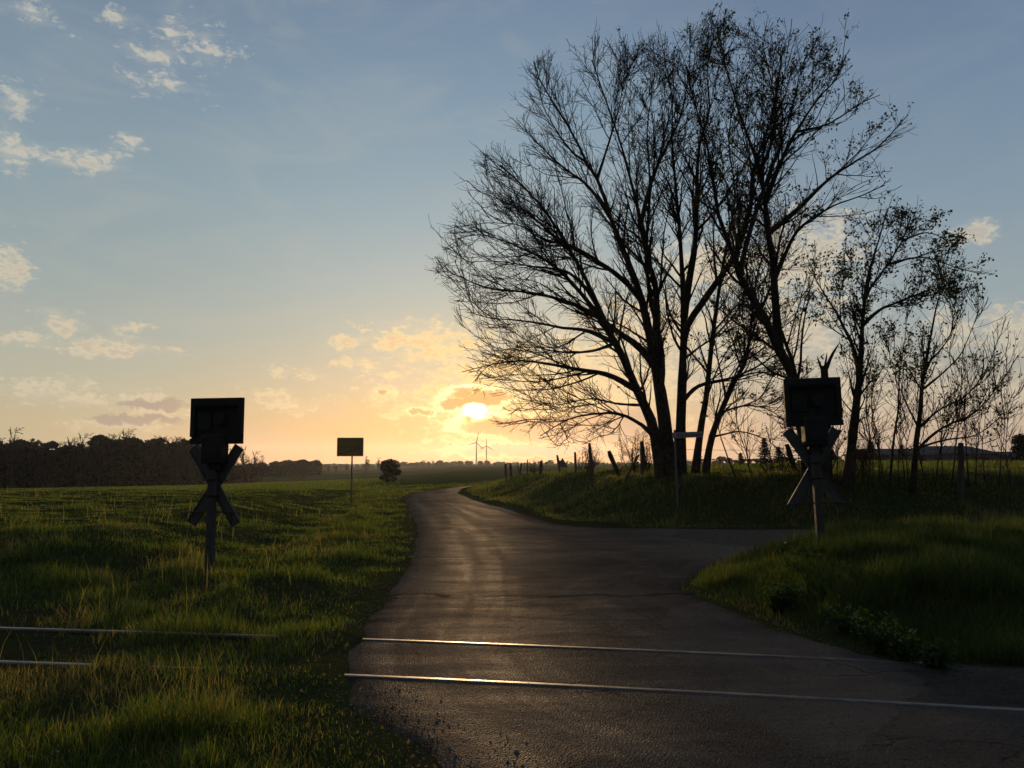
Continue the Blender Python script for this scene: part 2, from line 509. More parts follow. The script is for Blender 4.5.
# ---- road sheet
ry = np.concatenate([np.arange(-7, 24, .1), np.arange(24, 60, .25), np.arange(60, 138, .6)])
NC = 56
u = np.linspace(0, 1, NC); u = u - .9 * np.sin(2 * math.pi * u) / (2 * math.pi)
xl, xr = XL(ry), XR(ry)
RX = xl[:, None] + (xr - xl)[:, None] * u[None]
RY = np.repeat(ry[:, None], NC, 1)
RZ = terr(RX, RY) + .012
# shallow wear: dips and settled patches of a few millimetres
RZ += (1 - np.exp(-((RY - track_mid(RX)) / 1.3) ** 4)) * (fbm(RX * .5, RY * .9, 41) - .5) * .03 * sstep(.0, .4, np.minimum(RX - xl[:, None], xr[:, None] - RX))
b = Buf()
ii = (np.arange(len(ry) - 1)[:, None] * NC + np.arange(NC - 1)[None]).ravel()
ed_ = np.minimum(RX - xl[:, None], xr[:, None] - RX)
RZ -= .03 * (1 - sstep(0, .3, ed_))
acr = np.clip((RX - xl[:, None]) / 4.2, 0, 1)
b.add(np.stack([RX, RY, RZ], -1).reshape(-1, 3), q=np.stack([ii, ii + 1, ii + NC + 1, ii + NC], 1))
acr = np.where((ry[:, None] > 25), u[None] + 0 * RX, np.minimum(acr, .5 + 0 * RX) + np.clip(.5 - (xr[:, None] - RX) / 4.2, 0, .5) * (acr >= .5))
tag(b.build('road', M['asphalt'], smooth=True, attrs={'across': acr, 'along': RY}), kind='structure')


# ------------------------------------------------------------------ railway rails
def rail(off, label, x1):
    xs = np.linspace(-16, x1, 121)
    sl = np.polyval(np.polyder(cm), xs)
    ym = track_mid(xs) + off
    nrm = np.stack([-sl, np.ones_like(xs)], 1); nrm /= np.linalg.norm(nrm, axis=1, keepdims=True)
    r = thing('rail', label, 'rail', (0, float(np.polyval(cm, 0) + off), 0))
    ztop = .017

    def sweep(prof, name, mat):
        b = Buf(); k = len(prof)
        pts = np.array([[(xs[i] + nrm[i, 0] * a, ym[i] + nrm[i, 1] * a, ztop + h) for a, h in prof] for i in range(len(xs))])
        q = [[i * k + j, i * k + (j + 1) % k, (i + 1) * k + (j + 1) % k, (i + 1) * k + j] for i in range(len(xs) - 1) for j in range(k)]
        b.add(pts.reshape(-1, 3), q=q)
        return b.build(name, mat, r, smooth=False)
    sweep([(-.034, -.012), (-.037, -.03), (-.012, -.042), (-.012, -.13), (-.065, -.145), (-.065, -.155), (.065, -.155), (.065, -.145), (.012, -.13), (.012, -.042), (.037, -.03), (.034, -.012)], 'web', M['rust'])
    sweep([(-.036, -.0125), (-.031, -.002), (-.02, .001), (.02, .001), (.031, -.002), (.036, -.0125)], 'head', M['rail_top'])


rail(-gauge_v / 2, 'rail nearest the bottom of the picture, shining across the asphalt', 14)
rail(gauge_v / 2, 'rail on the far side of the track, toward the bend of the road', 3.7)

# ------------------------------------------------------------------ sun and sky
sd = ray(475, 406); sd /= np.linalg.norm(sd)
SUN_EL = math.asin(sd[2]); SUN_AZ = math.atan2(sd[0], sd[1])
sl = bpy.data.lights.new('sun', 'SUN'); sl.energy = 2.6; sl.angle = math.radians(2.0); sl.color = (1.0, .62, .30)
so = bpy.data.objects.new('sun', sl); C.objects.link(so)
so.rotation_euler = Vector(sd).to_track_quat('Z', 'Y').to_euler()
so.location = (0, 0, 60)

W = bpy.data.worlds.new('World'); S.world = W; W.use_nodes = True
t = NT(W.node_tree)
dirv = t.v('NORMALIZE', t.n('ShaderNodeTexCoord').outputs['Generated'])
sp = t.n('ShaderNodeSeparateXYZ', {0: dirv})
D2R = 180 / math.pi
el = t.m('MULTIPLY', t.m('ARCSINE', sp.outputs[2]), D2R)
az = t.m('MULTIPLY', t.m('ARCTAN2', sp.outputs[0], sp.outputs[1]), D2R)
sun_v = tuple(float(v) for v in sd)
cosang = t.v('DOT_PRODUCT', dirv, sun_v, out=1)
ang = t.m('MULTIPLY', t.m('ARCCOSINE', t.m('MINIMUM', cosang, 1.0)), D2R)
e40 = t.m('DIVIDE', el, 40.0, clamp=True)
k = lambda d: d / 40.0
sunside = t.ramp(e40, [(k(0), lin(226, 140, 72)), (k(1.5), lin(224, 150, 80)), (k(3.5), lin(200, 165, 118)), (k(6), lin(180, 171, 149)), (k(9), lin(164, 171, 161)), (k(13), lin(152, 169, 171)), (k(18), lin(137, 161, 172)), (k(25), lin(119, 146, 166)), (k(33), lin(106, 128, 154)), (1, lin(94, 112, 142))])
farside = t.ramp(e40, [(k(0), lin(178, 148, 126)), (k(2.5), lin(184, 162, 142)), (k(6), lin(164, 162, 152)), (k(10), lin(143, 158, 163)), (k(18), lin(121, 143, 161)), (k(25), lin(107, 130, 154)), (k(33), lin(94, 114, 143)), (1, lin(80, 101, 134))])
leftside = t.ramp(e40, [(k(0), lin(194, 170, 126)), (k(2.5), lin(188, 172, 136)), (k(5), lin(174, 171, 149)), (k(9), lin(158, 166, 160)), (k(13), lin(144, 159, 161)), (k(19), lin(130, 151, 162)), (k(26), lin(116, 138, 156)), (k(33), lin(104, 124, 146)), (1, lin(96, 112, 138))])
da = t.m('SUBTRACT', az, SUN_AZ * D2R)
fr = t.mr(da, 4, 27); fl = t.mr(da, -4, -28); fb = t.mr(t.m('ABSOLUTE', da), 55, 130)
base = t.mix(fr, t.mix(fl, sunside, leftside), farside)
# the half of the sky behind the camera is dim and blue-grey
base = t.mix(fb, base, lin(80, 87, 99))
zen = t.mr(el, 38, 80)
base = t.mix(zen, base, lin(80, 98, 128))
# glow of the low sun through the thin cloud
g1 = t.m('EXPONENT', t.m('MULTIPLY', ang, -.16)); g2 = t.m('EXPONENT', t.m('MULTIPLY', ang, -.75))
glow = t.n('ShaderNodeVectorMath', {0: (.012, .006, .0)}, operation='SCALE'); t.t.links.new(g1, glow.inputs['Scale'])
glow2 = t.n('ShaderNodeVectorMath', {0: (.20, .10, .015)}, operation='SCALE'); t.t.links.new(g2, glow2.inputs['Scale'])
base = t.mix(1.0, base, glow.outputs[0], 'ADD'); base = t.mix(1.0, base, glow2.outputs[0], 'ADD')

wsp = t.noise(t.v('MULTIPLY', t.n('ShaderNodeCombineXYZ', {0: az, 1: el, 2: 3.0}).outputs[0], (.45, 1.2, 1)), .22, 7, .6, .8)
base = t.mix(t.m('MULTIPLY', t.mr(wsp, .42, .68), t.mr(da, 25, -10, .06, .17)), base, lin(178, 178, 168))
# clouds, by direction (azimuth, elevation in degrees)
P0 = t.n('ShaderNodeCombineXYZ', {0: az, 1: el, 2: 0.0}).outputs[0]
wn = t.n('ShaderNodeTexNoise', {'Vector': P0, 'Scale': .35, 'Detail': 4.0, 'Roughness': .6})
wv = t.v('MULTIPLY', t.v('SUBTRACT', wn.outputs['Color'], (.5, .5, .5)), (5.0, 2.4, 0))
P = t.v('ADD', P0, wv)
stretch = t.v('MULTIPLY', P0, (.8, 1.5, 1))
fb1 = t.m('ADD', t.m('MULTIPLY', t.noise(stretch, .62, 7, .62, .3), .55), t.m('MULTIPLY', t.noise(stretch, 1.7, 6, .65, .4), .45))
fb2 = t.noise(t.v('MULTIPLY', P0, (.5, 1.9, 1)), .9, 6, .6, .2)


def dirdeg(px, py):
    r = ray(px, py); r = r / np.linalg.norm(r)
    return math.degrees(math.atan2(r[0], r[1])), math.degrees(math.asin(r[2]))


def field(blobs, PV):
    acc = None
    for (px, py, rx, ry_, w) in blobs:
        a0, e0 = dirdeg(px, py); a1, _ = dirdeg(px + rx, py); _, e1 = dirdeg(px, py - ry_)
        ra, re = abs(a1 - a0), abs(e1 - e0)
        q = t.v('MULTIPLY_ADD', PV, (1 / ra, 1 / re, 0), (-a0 / ra, -e0 / re, 0))
        ln = t.v('LENGTH', q, out=1)
        f = t.m('MULTIPLY_ADD', ln, -w, w)
        acc = f if acc is None else t.m('MAXIMUM', acc, f)
    return acc


cream = [(30, 12, 30, 18, .62), (118, 18, 22, 13, .58), (172, 32, 26, 18, .68), (160, 56, 36, 15, .66), (205, 45, 30, 20, .40), (18, 98, 34, 18, .72), (4, 150, 30, 22, .85),
         (82, 160, 54, 17, .85), (126, 142, 20, 12, .55), (165, 85, 36, 15, .36), (2, 268, 28, 32, .8), (66, 322, 30, 13, .75), (105, 346, 80, 12, .85), (22, 342, 42, 11, .7), (128, 329, 22, 8, .65),
         (50, 388, 80, 12, .6), (125, 400, 70, 9, .6), (170, 415, 60, 10, .7), (110, 425, 70, 8, .6), (282, 402, 46, 14, .75), (380, 392, 30, 15, .95), (352, 339, 28, 10, .75), (430, 342, 76, 26, .9), (392, 347, 40, 14, .8),
         (355, 362, 28, 7, .6), (392, 372, 28, 7, .7), (300, 372, 30, 7, .5), (475, 403, 88, 42, .95), (500, 368, 70, 26, .85), (420, 412, 40, 12, .8), (600, 385, 150, 60, .85), (660, 330, 120, 50, .8), (720, 268, 80, 40, .85), (800, 258, 80, 55, .95), (775, 330, 110, 50, .85),
         (855, 213, 26, 9, .7), (975, 236, 40, 18, 1.0), (1008, 325, 46, 26, 1.0), (960, 330, 40, 24, .7), (1000, 400, 90, 40, .6), (870, 400, 100, 40, .6), (470, 440, 60, 7, .6), (540, 445, 110, 9, .6)]
cf_ = field(cream, P)
cden = t.m('ADD', cf_, t.m('MULTIPLY_ADD', t.m('SUBTRACT', fb1, .5), 4.4, -.02))
cm_ = t.mr(cden, .0, .8)
thin = t.mr(t.m('ADD', cf_, t.m('MULTIPLY_ADD', t.m('SUBTRACT', fb2, .5), 1.6, .10)), 0, .9, 0, .30)
cm_ = t.m('MAXIMUM', cm_, thin)
# cloud colour: golden near the sun, cream to pinkish farther off, greyer in the thick parts
near_s = t.m('EXPONENT', t.m('MULTIPLY', ang, -.085))
ccol = t.mix(near_s, lin(208, 196, 172), lin(255, 214, 124))
hicol = t.mix(t.mr(el, 12, 24), ccol, lin(202, 196, 180))
thick = t.mr(t.m('ADD', cden, t.m('MULTIPLY', fb2, .8)), .85, 1.35, 0, .55)
gcol = t.mix(near_s, lin(150, 152, 156), lin(216, 158, 96))
hicol = t.mix(thick, hicol, gcol)
sky = t.mix(t.m('MULTIPLY', cm_, .86), base, hicol)
# the darker, back-lit banks round the sun with their bright rims
dark = [(480, 397, 36, 10, 1.0), (455, 402, 20, 7, .8), (512, 425, 62, 12, 1.0), (560, 432, 70, 16, .8), (540, 450, 90, 7, .75), (610, 425, 80, 22, .75), (420, 411, 14, 4, .7), (384, 392, 10, 4, .8), (155, 405, 50, 7, .8), (135, 420, 60, 6, .8)]
wv2 = t.v('MULTIPLY', t.v('SUBTRACT', t.n('ShaderNodeTexNoise', {'Vector': P0, 'Scale': .9, 'Detail': 5.0, 'Roughness': .6}).outputs['Color'], (.5, .5, .5)), (2.8, 1.5, 0))
df = t.m('ADD', field(dark, t.v('ADD', P0, wv2)), t.m('MULTIPLY', t.m('SUBTRACT', fb1, .5), 1.1))
dmask = t.mr(df, 0, .4)
dcol = t.mix(t.m('EXPONENT', t.m('MULTIPLY', ang, -.10)), lin(152, 143, 136), lin(198, 136, 78))
sunclose = t.m('EXPONENT', t.m('MULTIPLY', ang, -.35))
rim = t.m('MULTIPLY', t.m('MULTIPLY', t.mr(df, -.32, -.02), t.mr(df, .22, .02)), t.m('MULTIPLY', sunclose, .9))
sky = t.mix(t.m('MULTIPLY', dmask, .95), sky, dcol)
rimc = t.n('ShaderNodeVectorMath', {0: (1.2, .95, .5)}, operation='SCALE'); t.t.links.new(rim, rimc.inputs['Scale'])
sky = t.mix(1.0, sky, rimc.outputs[0], 'ADD')
# the sun itself, between the two dark banks
core = t.m('MULTIPLY', t.mr(ang, 1.15, .15), t.mr(df, .45, .0))
halo = t.m('MULTIPLY', t.mr(ang, 2.2, .3), t.mr(df, .5, .0))
cc = t.n('ShaderNodeVectorMath', {0: (5.0, 4.2, 2.6)}, operation='SCALE'); t.t.links.new(core, cc.inputs['Scale'])
hc = t.n('ShaderNodeVectorMath', {0: (.9, .65, .22)}, operation='SCALE'); t.t.links.new(halo, hc.inputs['Scale'])
sky = t.mix(1.0, sky, cc.outputs[0], 'ADD'); sky = t.mix(1.0, sky, hc.outputs[0], 'ADD')
nish = t.n('ShaderNodeTexSky', sky_type='NISHITA', sun_disc=False, sun_elevation=SUN_EL, sun_rotation=SUN_AZ, air_density=1.2, dust_density=2.0, ozone_density=1.0)
bg1 = t.n('ShaderNodeBackground', {0: nish.outputs[0], 1: .008})
bg2 = t.n('ShaderNodeBackground', {0: sky, 1: 1.04})
ad = t.n('ShaderNodeAddShader', {0: bg1.outputs[0], 1: bg2.outputs[0]})
t.n('ShaderNodeOutputWorld', {0: ad.outputs[0]})

S.view_settings.view_transform = 'Standard'
S.view_settings.look = 'None'
S.view_settings.exposure = 0
S.view_settings.gamma = 1
S.cycles.use_denoising = True
S.cycles.max_bounces = 6
S.cycles.volume_bounces = 0
S.cycles.transparent_max_bounces = 8

# ------------------------------------------------------------------ branching growth
def norm(v): return v / (np.linalg.norm(v, axis=-1, keepdims=True) + 1e-9)


def spawn(P, R, per_m, tmin, lo, hi, ang, up, nseg, wob, rfac, rmin, taper=.9, tipf=.5, amax=None, out_bias=None):
    """children of the polylines P (B,n,3) with radii R"""
    B, n, _ = P.shape
    L = np.linalg.norm(np.diff(P, axis=1), axis=2).sum(1)
    cnt = RNG.poisson(L * per_m * (1 - tmin))
    idx = np.repeat(np.arange(B), cnt)
    if len(idx) == 0: return np.zeros((0, nseg + 1, 3)), np.zeros((0, nseg + 1))
    tt = RNG.uniform(tmin, 1, len(idx))
    f = tt * (n - 1); i = np.minimum(f.astype(int), n - 2); fr_ = (f - i)[:, None]
    pos = P[idx, i] * (1 - fr_) + P[idx, i + 1] * fr_
    tan = norm(P[idx, i + 1] - P[idx, i])
    rad = R[idx, i] * (1 - fr_[:, 0]) + R[idx, i + 1] * fr_[:, 0]
    rv = RNG.normal(size=(len(idx), 3))
    if out_bias is not None: rv = rv + out_bias
    perp = norm(rv - tan * (rv * tan).sum(1, keepdims=True))
    a = np.radians(RNG.normal(ang, 11, len(idx)))[:, None]
    d = norm(np.cos(a) * tan + np.sin(a) * perp)
    ln = RNG.uniform(lo, hi, len(idx)) * (1 - tipf * tt)
    pts = np.empty((len(idx), nseg + 1, 3)); pts[:, 0] = pos
    for s in range(nseg):
        d = norm(d + np.array([0, 0, up]) + RNG.normal(size=d.shape) * wob)
        pts[:, s + 1] = pts[:, s] + d * (ln / nseg)[:, None]
    r0 = np.maximum(rad * rfac, rmin)
    if amax: r0 = np.minimum(r0, amax)
    r0 = np.minimum(r0, np.maximum(ln * .03, rmin))
    rr = r0[:, None] * np.linspace(1, 1 - taper, nseg + 1)[None]
    return pts, np.maximum(rr, rmin * .8)


def leaf_cards(b, cen, size, n_each, spread):
    """small pointed leaves (two triangles folded on the midrib) round the centres"""
    c = np.repeat(cen, n_each, 0) + RNG.normal(size=(len(cen) * n_each, 3)) * spread
    N = len(c)
    if N == 0: return
    ax = norm(RNG.normal(size=(N, 3)) + np.array([0, 0, -.2])); rv = RNG.normal(size=(N, 3))
    sd_ = norm(np.cross(ax, rv)); nn = np.cross(ax, sd_)
    s = (size * RNG.uniform(.6, 1.3, N))[:, None]
    v = np.stack([c, c + ax * s * .5 + sd_ * s * .32 + nn * s * .1, c + ax * s, c + ax * s * .5 - sd_ * s * .32 + nn * s * .1], 1)
    k = np.arange(N)[:, None] * 4
    b.add(v.reshape(-1, 3), t=np.concatenate([k + np.array([[0, 1, 2]]), k + np.array([[0, 2, 3]])]))


def stem_world(px, d0, d1, n=22, base_drop=0.0, jitter=.0):
    ds = np.linspace(0, 1, len(px)) ** 1.2 * (d1 - d0) + d0
    pts = np.array([at(p[0], p[1], d) for p, d in zip(px, ds)])
    pts[0, 2] -= base_drop
    P = resample(pts, n)
    if jitter:
        w = np.sin(np.linspace(0, math.pi, n))[:, None]
        P = P + np.cumsum(RNG.normal(size=P.shape) * jitter, axis=0) * w * .5
    return P


def grow_tree(name, label, cat, stems, base, dens=1.0, leaf=None, group=None, b_len=(1.4, 4.2), up=.045, tw=1.0, outline=None):
    """stems: (pixels, d0, d1, r0, r1, drop) -> trunk parts, one crown of branches and twigs, leaves"""
    T = thing(name, label, cat, base, group)
    SP, SR = [], []
    for px, d0, d1, r0, r1, drop in stems:
        if not drop and SP:
            # a limb starts on the stem it leaves, wherever that stem stands in depth
            allp = np.concatenate(SP); w0 = at(px[0][0], px[0][1], 1.0) - [0, 0, H]; rel = allp - [0, 0, H]
            off = np.linalg.norm(rel / rel[:, 1:2] - w0 / w0[1], axis=1)
            root = allp[int(np.argmin(off))]; d1 = d1 + (root[1] - d0) * .5; d0 = root[1]
            P = stem_world(px, d0, d1, 22, drop, .015); P = P + (root - P[0]) * np.linspace(1, 0, 22)[:, None] ** 2
        else:
            P = stem_world(px, d0, d1, 22, drop, .015)
        R = r1 + (r0 - r1) * (1 - np.linspace(0, 1, 22)) ** 1.6 + (drop > 0) * r0 * .35 * np.exp(-np.linspace(0, 1, 22) * 22)
        R = R * (1 + .06 * RNG.normal(size=22))
        bb = Buf(); tubes(bb, P, R, 12)
        bb.build('trunk' if drop else 'limb', M['bark'], T, smooth=True)
        SP.append(P); SR.append(R)
    SP = np.array(SP); SR = np.array(SR)
    cr = Buf()
    SL = np.linalg.norm(np.diff(SP, axis=1), axis=2).sum(1)
    Bp, Br = spawn(SP, SR, 2.9 * dens, .2, b_len[0], b_len[1], 31, up, 9, .085, .5, .013, .8, .45, amax=.05)
    Bp2, Br2 = spawn(SP, SR, 2.2 * dens, .22, .6, 1.7, 46, up, 6, .14, .35, .008, .7, .3, amax=.018)
    Bp = trim(Bp, Br, outline); Bp2 = trim(Bp2, Br2, outline)
    tubes(cr, Bp, Br, 6); tubes(cr, Bp2, Br2, 4)
    Cp, Cr = spawn(Bp, Br, 4.4 * tw, .12, .5, 1.6, 32, up * 1.0, 6, .10, .6, .0082, .7, .4, amax=.015)
    Cp = trim(Cp, Cr, outline)
    tubes(cr, Cp, Cr, 4)
    Dp, Dr = spawn(Cp, Cr, 4.2 * tw, .1, .18, .62, 32, up * 1.0, 4, .11, .7, .0066, .4, .3, amax=.009)
    Dq, Dr2 = spawn(Bp2, Br2, 3.6 * tw, .15, .22, .8, 36, up * 1.2, 4, .13, .7, .0062, .4, .3, amax=.009)
    tubes(cr, Dp, Dr, 3); tubes(cr, Dq, Dr2, 3)
    cr.build('crown', M['twig'], T, smooth=True)
    if leaf is not None:
        tips = np.concatenate([Dp[:, k] for k in (1, 2, 3, 4)] + [Dq[:, k] for k in (2, 4)])
        pr = leaf(tips)
        tips = tips[RNG.uniform(size=len(tips)) < pr]
        lb = Buf(); leaf_cards(lb, tips, .10, 4, .06)
        lb.build('leaves', M['leaf'], T)
    print(name, 'branches', len(Bp), 'twigs', len(Cp), len(Dp) + len(Dq))
    return T


def trim(P, R, poly):
    """shorten the branches that reach past the rounded outline of the crown (seen from the road)"""
    if poly is None or len(P) == 0: return P
    poly = np.array(poly, float); P = P.copy(); jit = RNG.normal(0, 9, (len(P), 2))
    for it in range(5):
        tip = P[:, -1] - [0, 0, H]
        f = tip[:, 1] * math.cos(PITCH) + tip[:, 2] * math.sin(PITCH)
        u_ = 512 + FPX * tip[:, 0] / f; v_ = 384 - FPX * (tip[:, 2] * math.cos(PITCH) - tip[:, 1] * math.sin(PITCH)) / f
        u_ = u_ + jit[:, 0]; v_ = v_ + jit[:, 1]
        ins = np.zeros(len(P), bool)
        for (x0, y0), (x1, y1) in zip(poly, np.roll(poly, -1, 0)):
            cond = ((y0 > v_) != (y1 > v_)) & (u_ < (x1 - x0) * (v_ - y0) / (y1 - y0 + 1e-9) + x0)
            ins ^= cond
        o_ = ~ins & (RNG.uniform(size=len(P)) < .93)
        if not o_.any(): break
        P[o_] = P[o_, :1] + (P[o_] - P[o_, :1]) * .62
    return P


def clump(p, sc, seed, lo=.45, hi=.6):
    return sstep(lo, hi, fbm(p[:, 0] * sc + p[:, 1] * .7 * sc, p[:, 2] * sc, seed, 3))


big = [
    ([(664, 474), (652, 423), (639, 395), (623, 355), (606, 323), (589, 283), (568, 245), (546, 212), (522, 185), (500, 165)], 26, 23.5, .22, .025, .5),
    ([(671, 474), (663, 409), (656, 369), (649, 329), (641, 297), (631, 268), (615, 228), (600, 184), (589, 166), (573, 134), (552, 100), (540, 80), (534, 62)], 26, 28.5, .25, .022, .5),
    ([(680, 474), (681, 423), (682, 397), (684, 346), (684, 317), (683, 289), (680, 240), (676, 190), (672, 140), (672, 95), (664, 60)], 26, 26.5, .21, .016, .5),
    ([(693, 474), (700, 432), (706, 397), (710, 357), (715, 317), (720, 283), (728, 240), (735, 190), (728, 140), (735, 95), (738, 65)], 26.4, 28, .13, .018, .5),
    ([(703, 474), (710, 443), (720, 412), (735, 380), (745, 360), (752, 317), (756, 280), (768, 240)], 26, 27, .15, .025, .5),
    # limbs
    ([(637, 391), (610, 376), (572, 369), (522, 362), (488, 366), (462, 372)], 25.7, 23, .11, .012, 0),
    ([(649, 378), (634, 355), (610, 335), (586, 315), (555, 301), (522, 293), (488, 288), (454, 274), (436, 262)], 26.7, 27.5, .14, .012, 0),
    ([(655, 438), (640, 424), (616, 413), (583, 415), (560, 424), (540, 436)], 26, 22, .08, .012, 0),
    ([(620, 350), (590, 335), (560, 330), (525, 322), (490, 318), (470, 312)], 25.2, 22.5, .09, .012, 0),
    ([(657, 372), (657, 332), (656, 289), (648, 262), (640, 220), (628, 170), (612, 120), (600, 85), (592, 60)], 26.5, 24, .15, .018, 0),
    ([(672, 390), (672, 357), (663, 317), (656, 294), (650, 250), (652, 190), (648, 130), (652, 90), (648, 62)], 26.2, 29, .12, .016, 0),
    ([(685, 328), (690, 290), (697, 240), (698, 172), (701, 140), (710, 109), (707, 70), (714, 35)], 26.2, 25, .15, .018, 0),
    ([(686, 348), (691, 330), (706, 306), (720, 283), (734, 258), (748, 215), (752, 170), (770, 120), (778, 80), (783, 50)], 26.2, 23.5, .14, .018, 0),
    ([(688, 412), (703, 392), (729, 382), (750, 372), (775, 355), (800, 340)], 26.1, 24.5, .09, .012, 0),
    ([(641, 297), (620, 275), (590, 255), (560, 240), (530, 215), (500, 200), (475, 190)], 27, 24.5, .11, .012, 0),
    ([(615, 228), (590, 190), (560, 165), (535, 140), (512, 118)], 27.6, 27, .08, .012, 0),
    ([(606, 323), (580, 290), (550, 262), (515, 245), (480, 235), (452, 240)], 25, 26, .10, .012, 0),
    ([(752, 317), (765, 300), (780, 260), (790, 230)], 26.8, 28, .07, .012, 0),
    ([(640, 220), (655, 170), (680, 120), (690, 70), (690, 30)], 25.5, 27, .08, .012, 0),
    ([(720, 412), (745, 405), (770, 410), (790, 425)], 26, 24, .045, .010, 0),
    ([(735, 380), (760, 372), (785, 380)], 26, 27, .04, .010, 0),
    ([(712, 440), (740, 433), (765, 440), (785, 455)], 26, 24.5, .04, .010, 0),
    ([(706, 397), (725, 352), (744, 335), (765, 330)], 27, 28, .04, .010, 0),
    ([(684, 362), (705, 345), (728, 330), (750, 322)], 26, 24, .05, .010, 0),
    ([(641, 399), (615, 400), (590, 397), (560, 404), (530, 400)], 26, 27.5, .05, .010, 0),
    ([(616, 340), (590, 350), (560, 352), (530, 347), (505, 350)], 26, 27, .06, .010, 0),
    ([(597, 300), (570, 275), (535, 268), (500, 262), (465, 262)], 25, 23, .07, .010, 0),
    ([(568, 245), (545, 240), (520, 225), (495, 222), (470, 225)], 24.5, 25, .05, .010, 0),
    ([(589, 166), (570, 150), (545, 110), (540, 85)], 27.5, 26, .05, .010, 0),
    ([(600, 184), (612, 140), (622, 100), (625, 60)], 27.5, 29, .06, .010, 0),
]
bx = at(680, 470, 26); bz = float(terr_n(bx[0], 26.0))
OUT = [(640, 476), (560, 462), (545, 440), (505, 425), (480, 400), (468, 372), (452, 345), (462, 310), (440, 290), (434, 262), (446, 232), (462, 205), (474, 170), (490, 140), (505, 120), (520, 85), (540, 55), (560, 38), (590, 30), (622, 32), (640, 45), (660, 22), (690, 16), (715, 8), (738, 14), (760, 22), (780, 22), (800, 24), (850, 30), (866, 45), (864, 75), (868, 105), (905, 110), (908, 125), (882, 160), (885, 200), (860, 240), (830, 260), (815, 330), (805, 476)]
grow_tree('broad_tree', 'big bare many-stemmed tree spreading widest, on the bank behind the street name sign', 'tree', big, (bx[0], 26, bz), 1.12, outline=OUT,
          leaf=lambda p: .20 * clump(p, 1.1, 3, .5, .62) * sstep(6.0, 8.5, p[:, 0]) + .03 * sstep(3, 6, p[:, 0]))
second = [
    ([(814, 474), (803, 425), (795, 378), (784, 360), (769, 328), (755, 302), (740, 280), (729, 247), (718, 218), (712, 180), (705, 140), (692, 95), (686, 65)], 25, 23, .26, .02, .5),
    ([(776, 340), (773, 291), (771, 255), (766, 225), (765, 209), (760, 177), (751, 146), (741, 120), (732, 89), (724, 60), (720, 38)], 24.7, 26, .16, .018, 0),
    ([(765, 208), (780, 165), (795, 136), (820, 98), (836, 80), (846, 55)], 25, 24, .10, .02, 0),
    ([(770, 240), (795, 218), (836, 177), (877, 149), (908, 115)], 24.8, 25.5, .10, .015, 0),
    ([(772, 280), (785, 250), (800, 225), (830, 205), (860, 195), (885, 185)], 24.6, 23, .09, .015, 0),
    ([(808, 384), (795, 358), (785, 340), (776, 318)], 25, 25.6, .09, .05, 0),
    ([(741, 282), (750, 240), (765, 190), (790, 120), (800, 75), (808, 52)], 24.2, 25.5, .10, .015, 0),
    ([(760, 177), (775, 130), (772, 85), (764, 50)], 25.4, 26.5, .07, .015, 0),
    ([(795, 136), (830, 125), (860, 105), (880, 95)], 24.3, 25, .05, .012, 0),
]
g0 = at(814, 470, 25)
grow_tree('leaning_tree', 'tall tree leaning left above the right-hand signal, young leaves at its top', 'tree', second, (g0[0], 25, float(terr_n(g0[0], 25))), .95, tw=.84, outline=OUT,
          leaf=lambda p: (.06 + .26 * clump(p, 1.6, 9, .47, .62)) * sstep(6.0, 7.6, p[:, 2]) * sstep(4.6, 6.5, p[:, 0]) + .02)
third = [
    ([(846, 478), (853, 430), (857, 390), (860, 357), (862, 320), (866, 295), (886, 266), (904, 236), (911, 215)], 24.5, 24, .19, .018, .5),
    ([(858, 378), (855, 353), (846, 328), (831, 302), (817, 280), (810, 262)], 24.5, 25, .09, .012, 0),
    ([(864, 305), (870, 270), (880, 235), (888, 208)], 24.4, 25.5, .08, .012, 0),
    ([(862, 330), (880, 312), (905, 300), (930, 290), (950, 285)], 24.4, 23, .07, .012, 0),
    ([(886, 266), (915, 258), (940, 262), (962, 270)], 24.2, 24.6, .05, .010, 0),
    ([(904, 236), (925, 232), (945, 240)], 24, 24.5, .04, .010, 0),
]
h0 = at(847, 475, 24.5)
grow_tree('leafy_tree', 'smaller forked tree with young leaves, just right of the right-hand signal', 'tree', third, (h0[0], 24.5, float(terr_n(h0[0], 24.5))), 1.0, outline=[(800, 476), (800, 280), (830, 235), (870, 205), (915, 196), (940, 215), (970, 235), (980, 265), (978, 310), (960, 345), (930, 400), (930, 476)],
          leaf=lambda p: (.18 + .32 * clump(p, 2.2, 14, .40, .6)) * sstep(4.4, 6.0, p[:, 2]) + .06, b_len=(.8, 2.3))
fourth = [
    ([(912, 478), (916, 440), (919, 419), (922, 382), (928, 346), (935, 309), (945, 270), (950, 240)], 25, 25.5, .11, .01, .4),
    ([(920, 452), (930, 440), (948, 426), (977, 412), (1000, 385), (1018, 355)], 25, 24, .055, .008, 0),
    ([(919, 425), (940, 408), (965, 395), (985, 370), (1000, 335)], 25, 25.6, .04, .007, 0),
    ([(921, 395), (940, 378), (960, 355), (975, 320), (982, 300)], 25, 24.5, .04, .007, 0),
    ([(918, 445), (945, 438), (975, 433), (1000, 415), (1015, 390)], 25, 26, .04, .007, 0),
    ([(924, 370), (945, 345), (960, 315), (965, 290)], 25, 25.4, .035, .007, 0),
    ([(919, 430), (905, 400), (893, 370), (888, 340)], 25, 24.4, .035, .007, 0),
]
i0 = at(912, 474, 25)
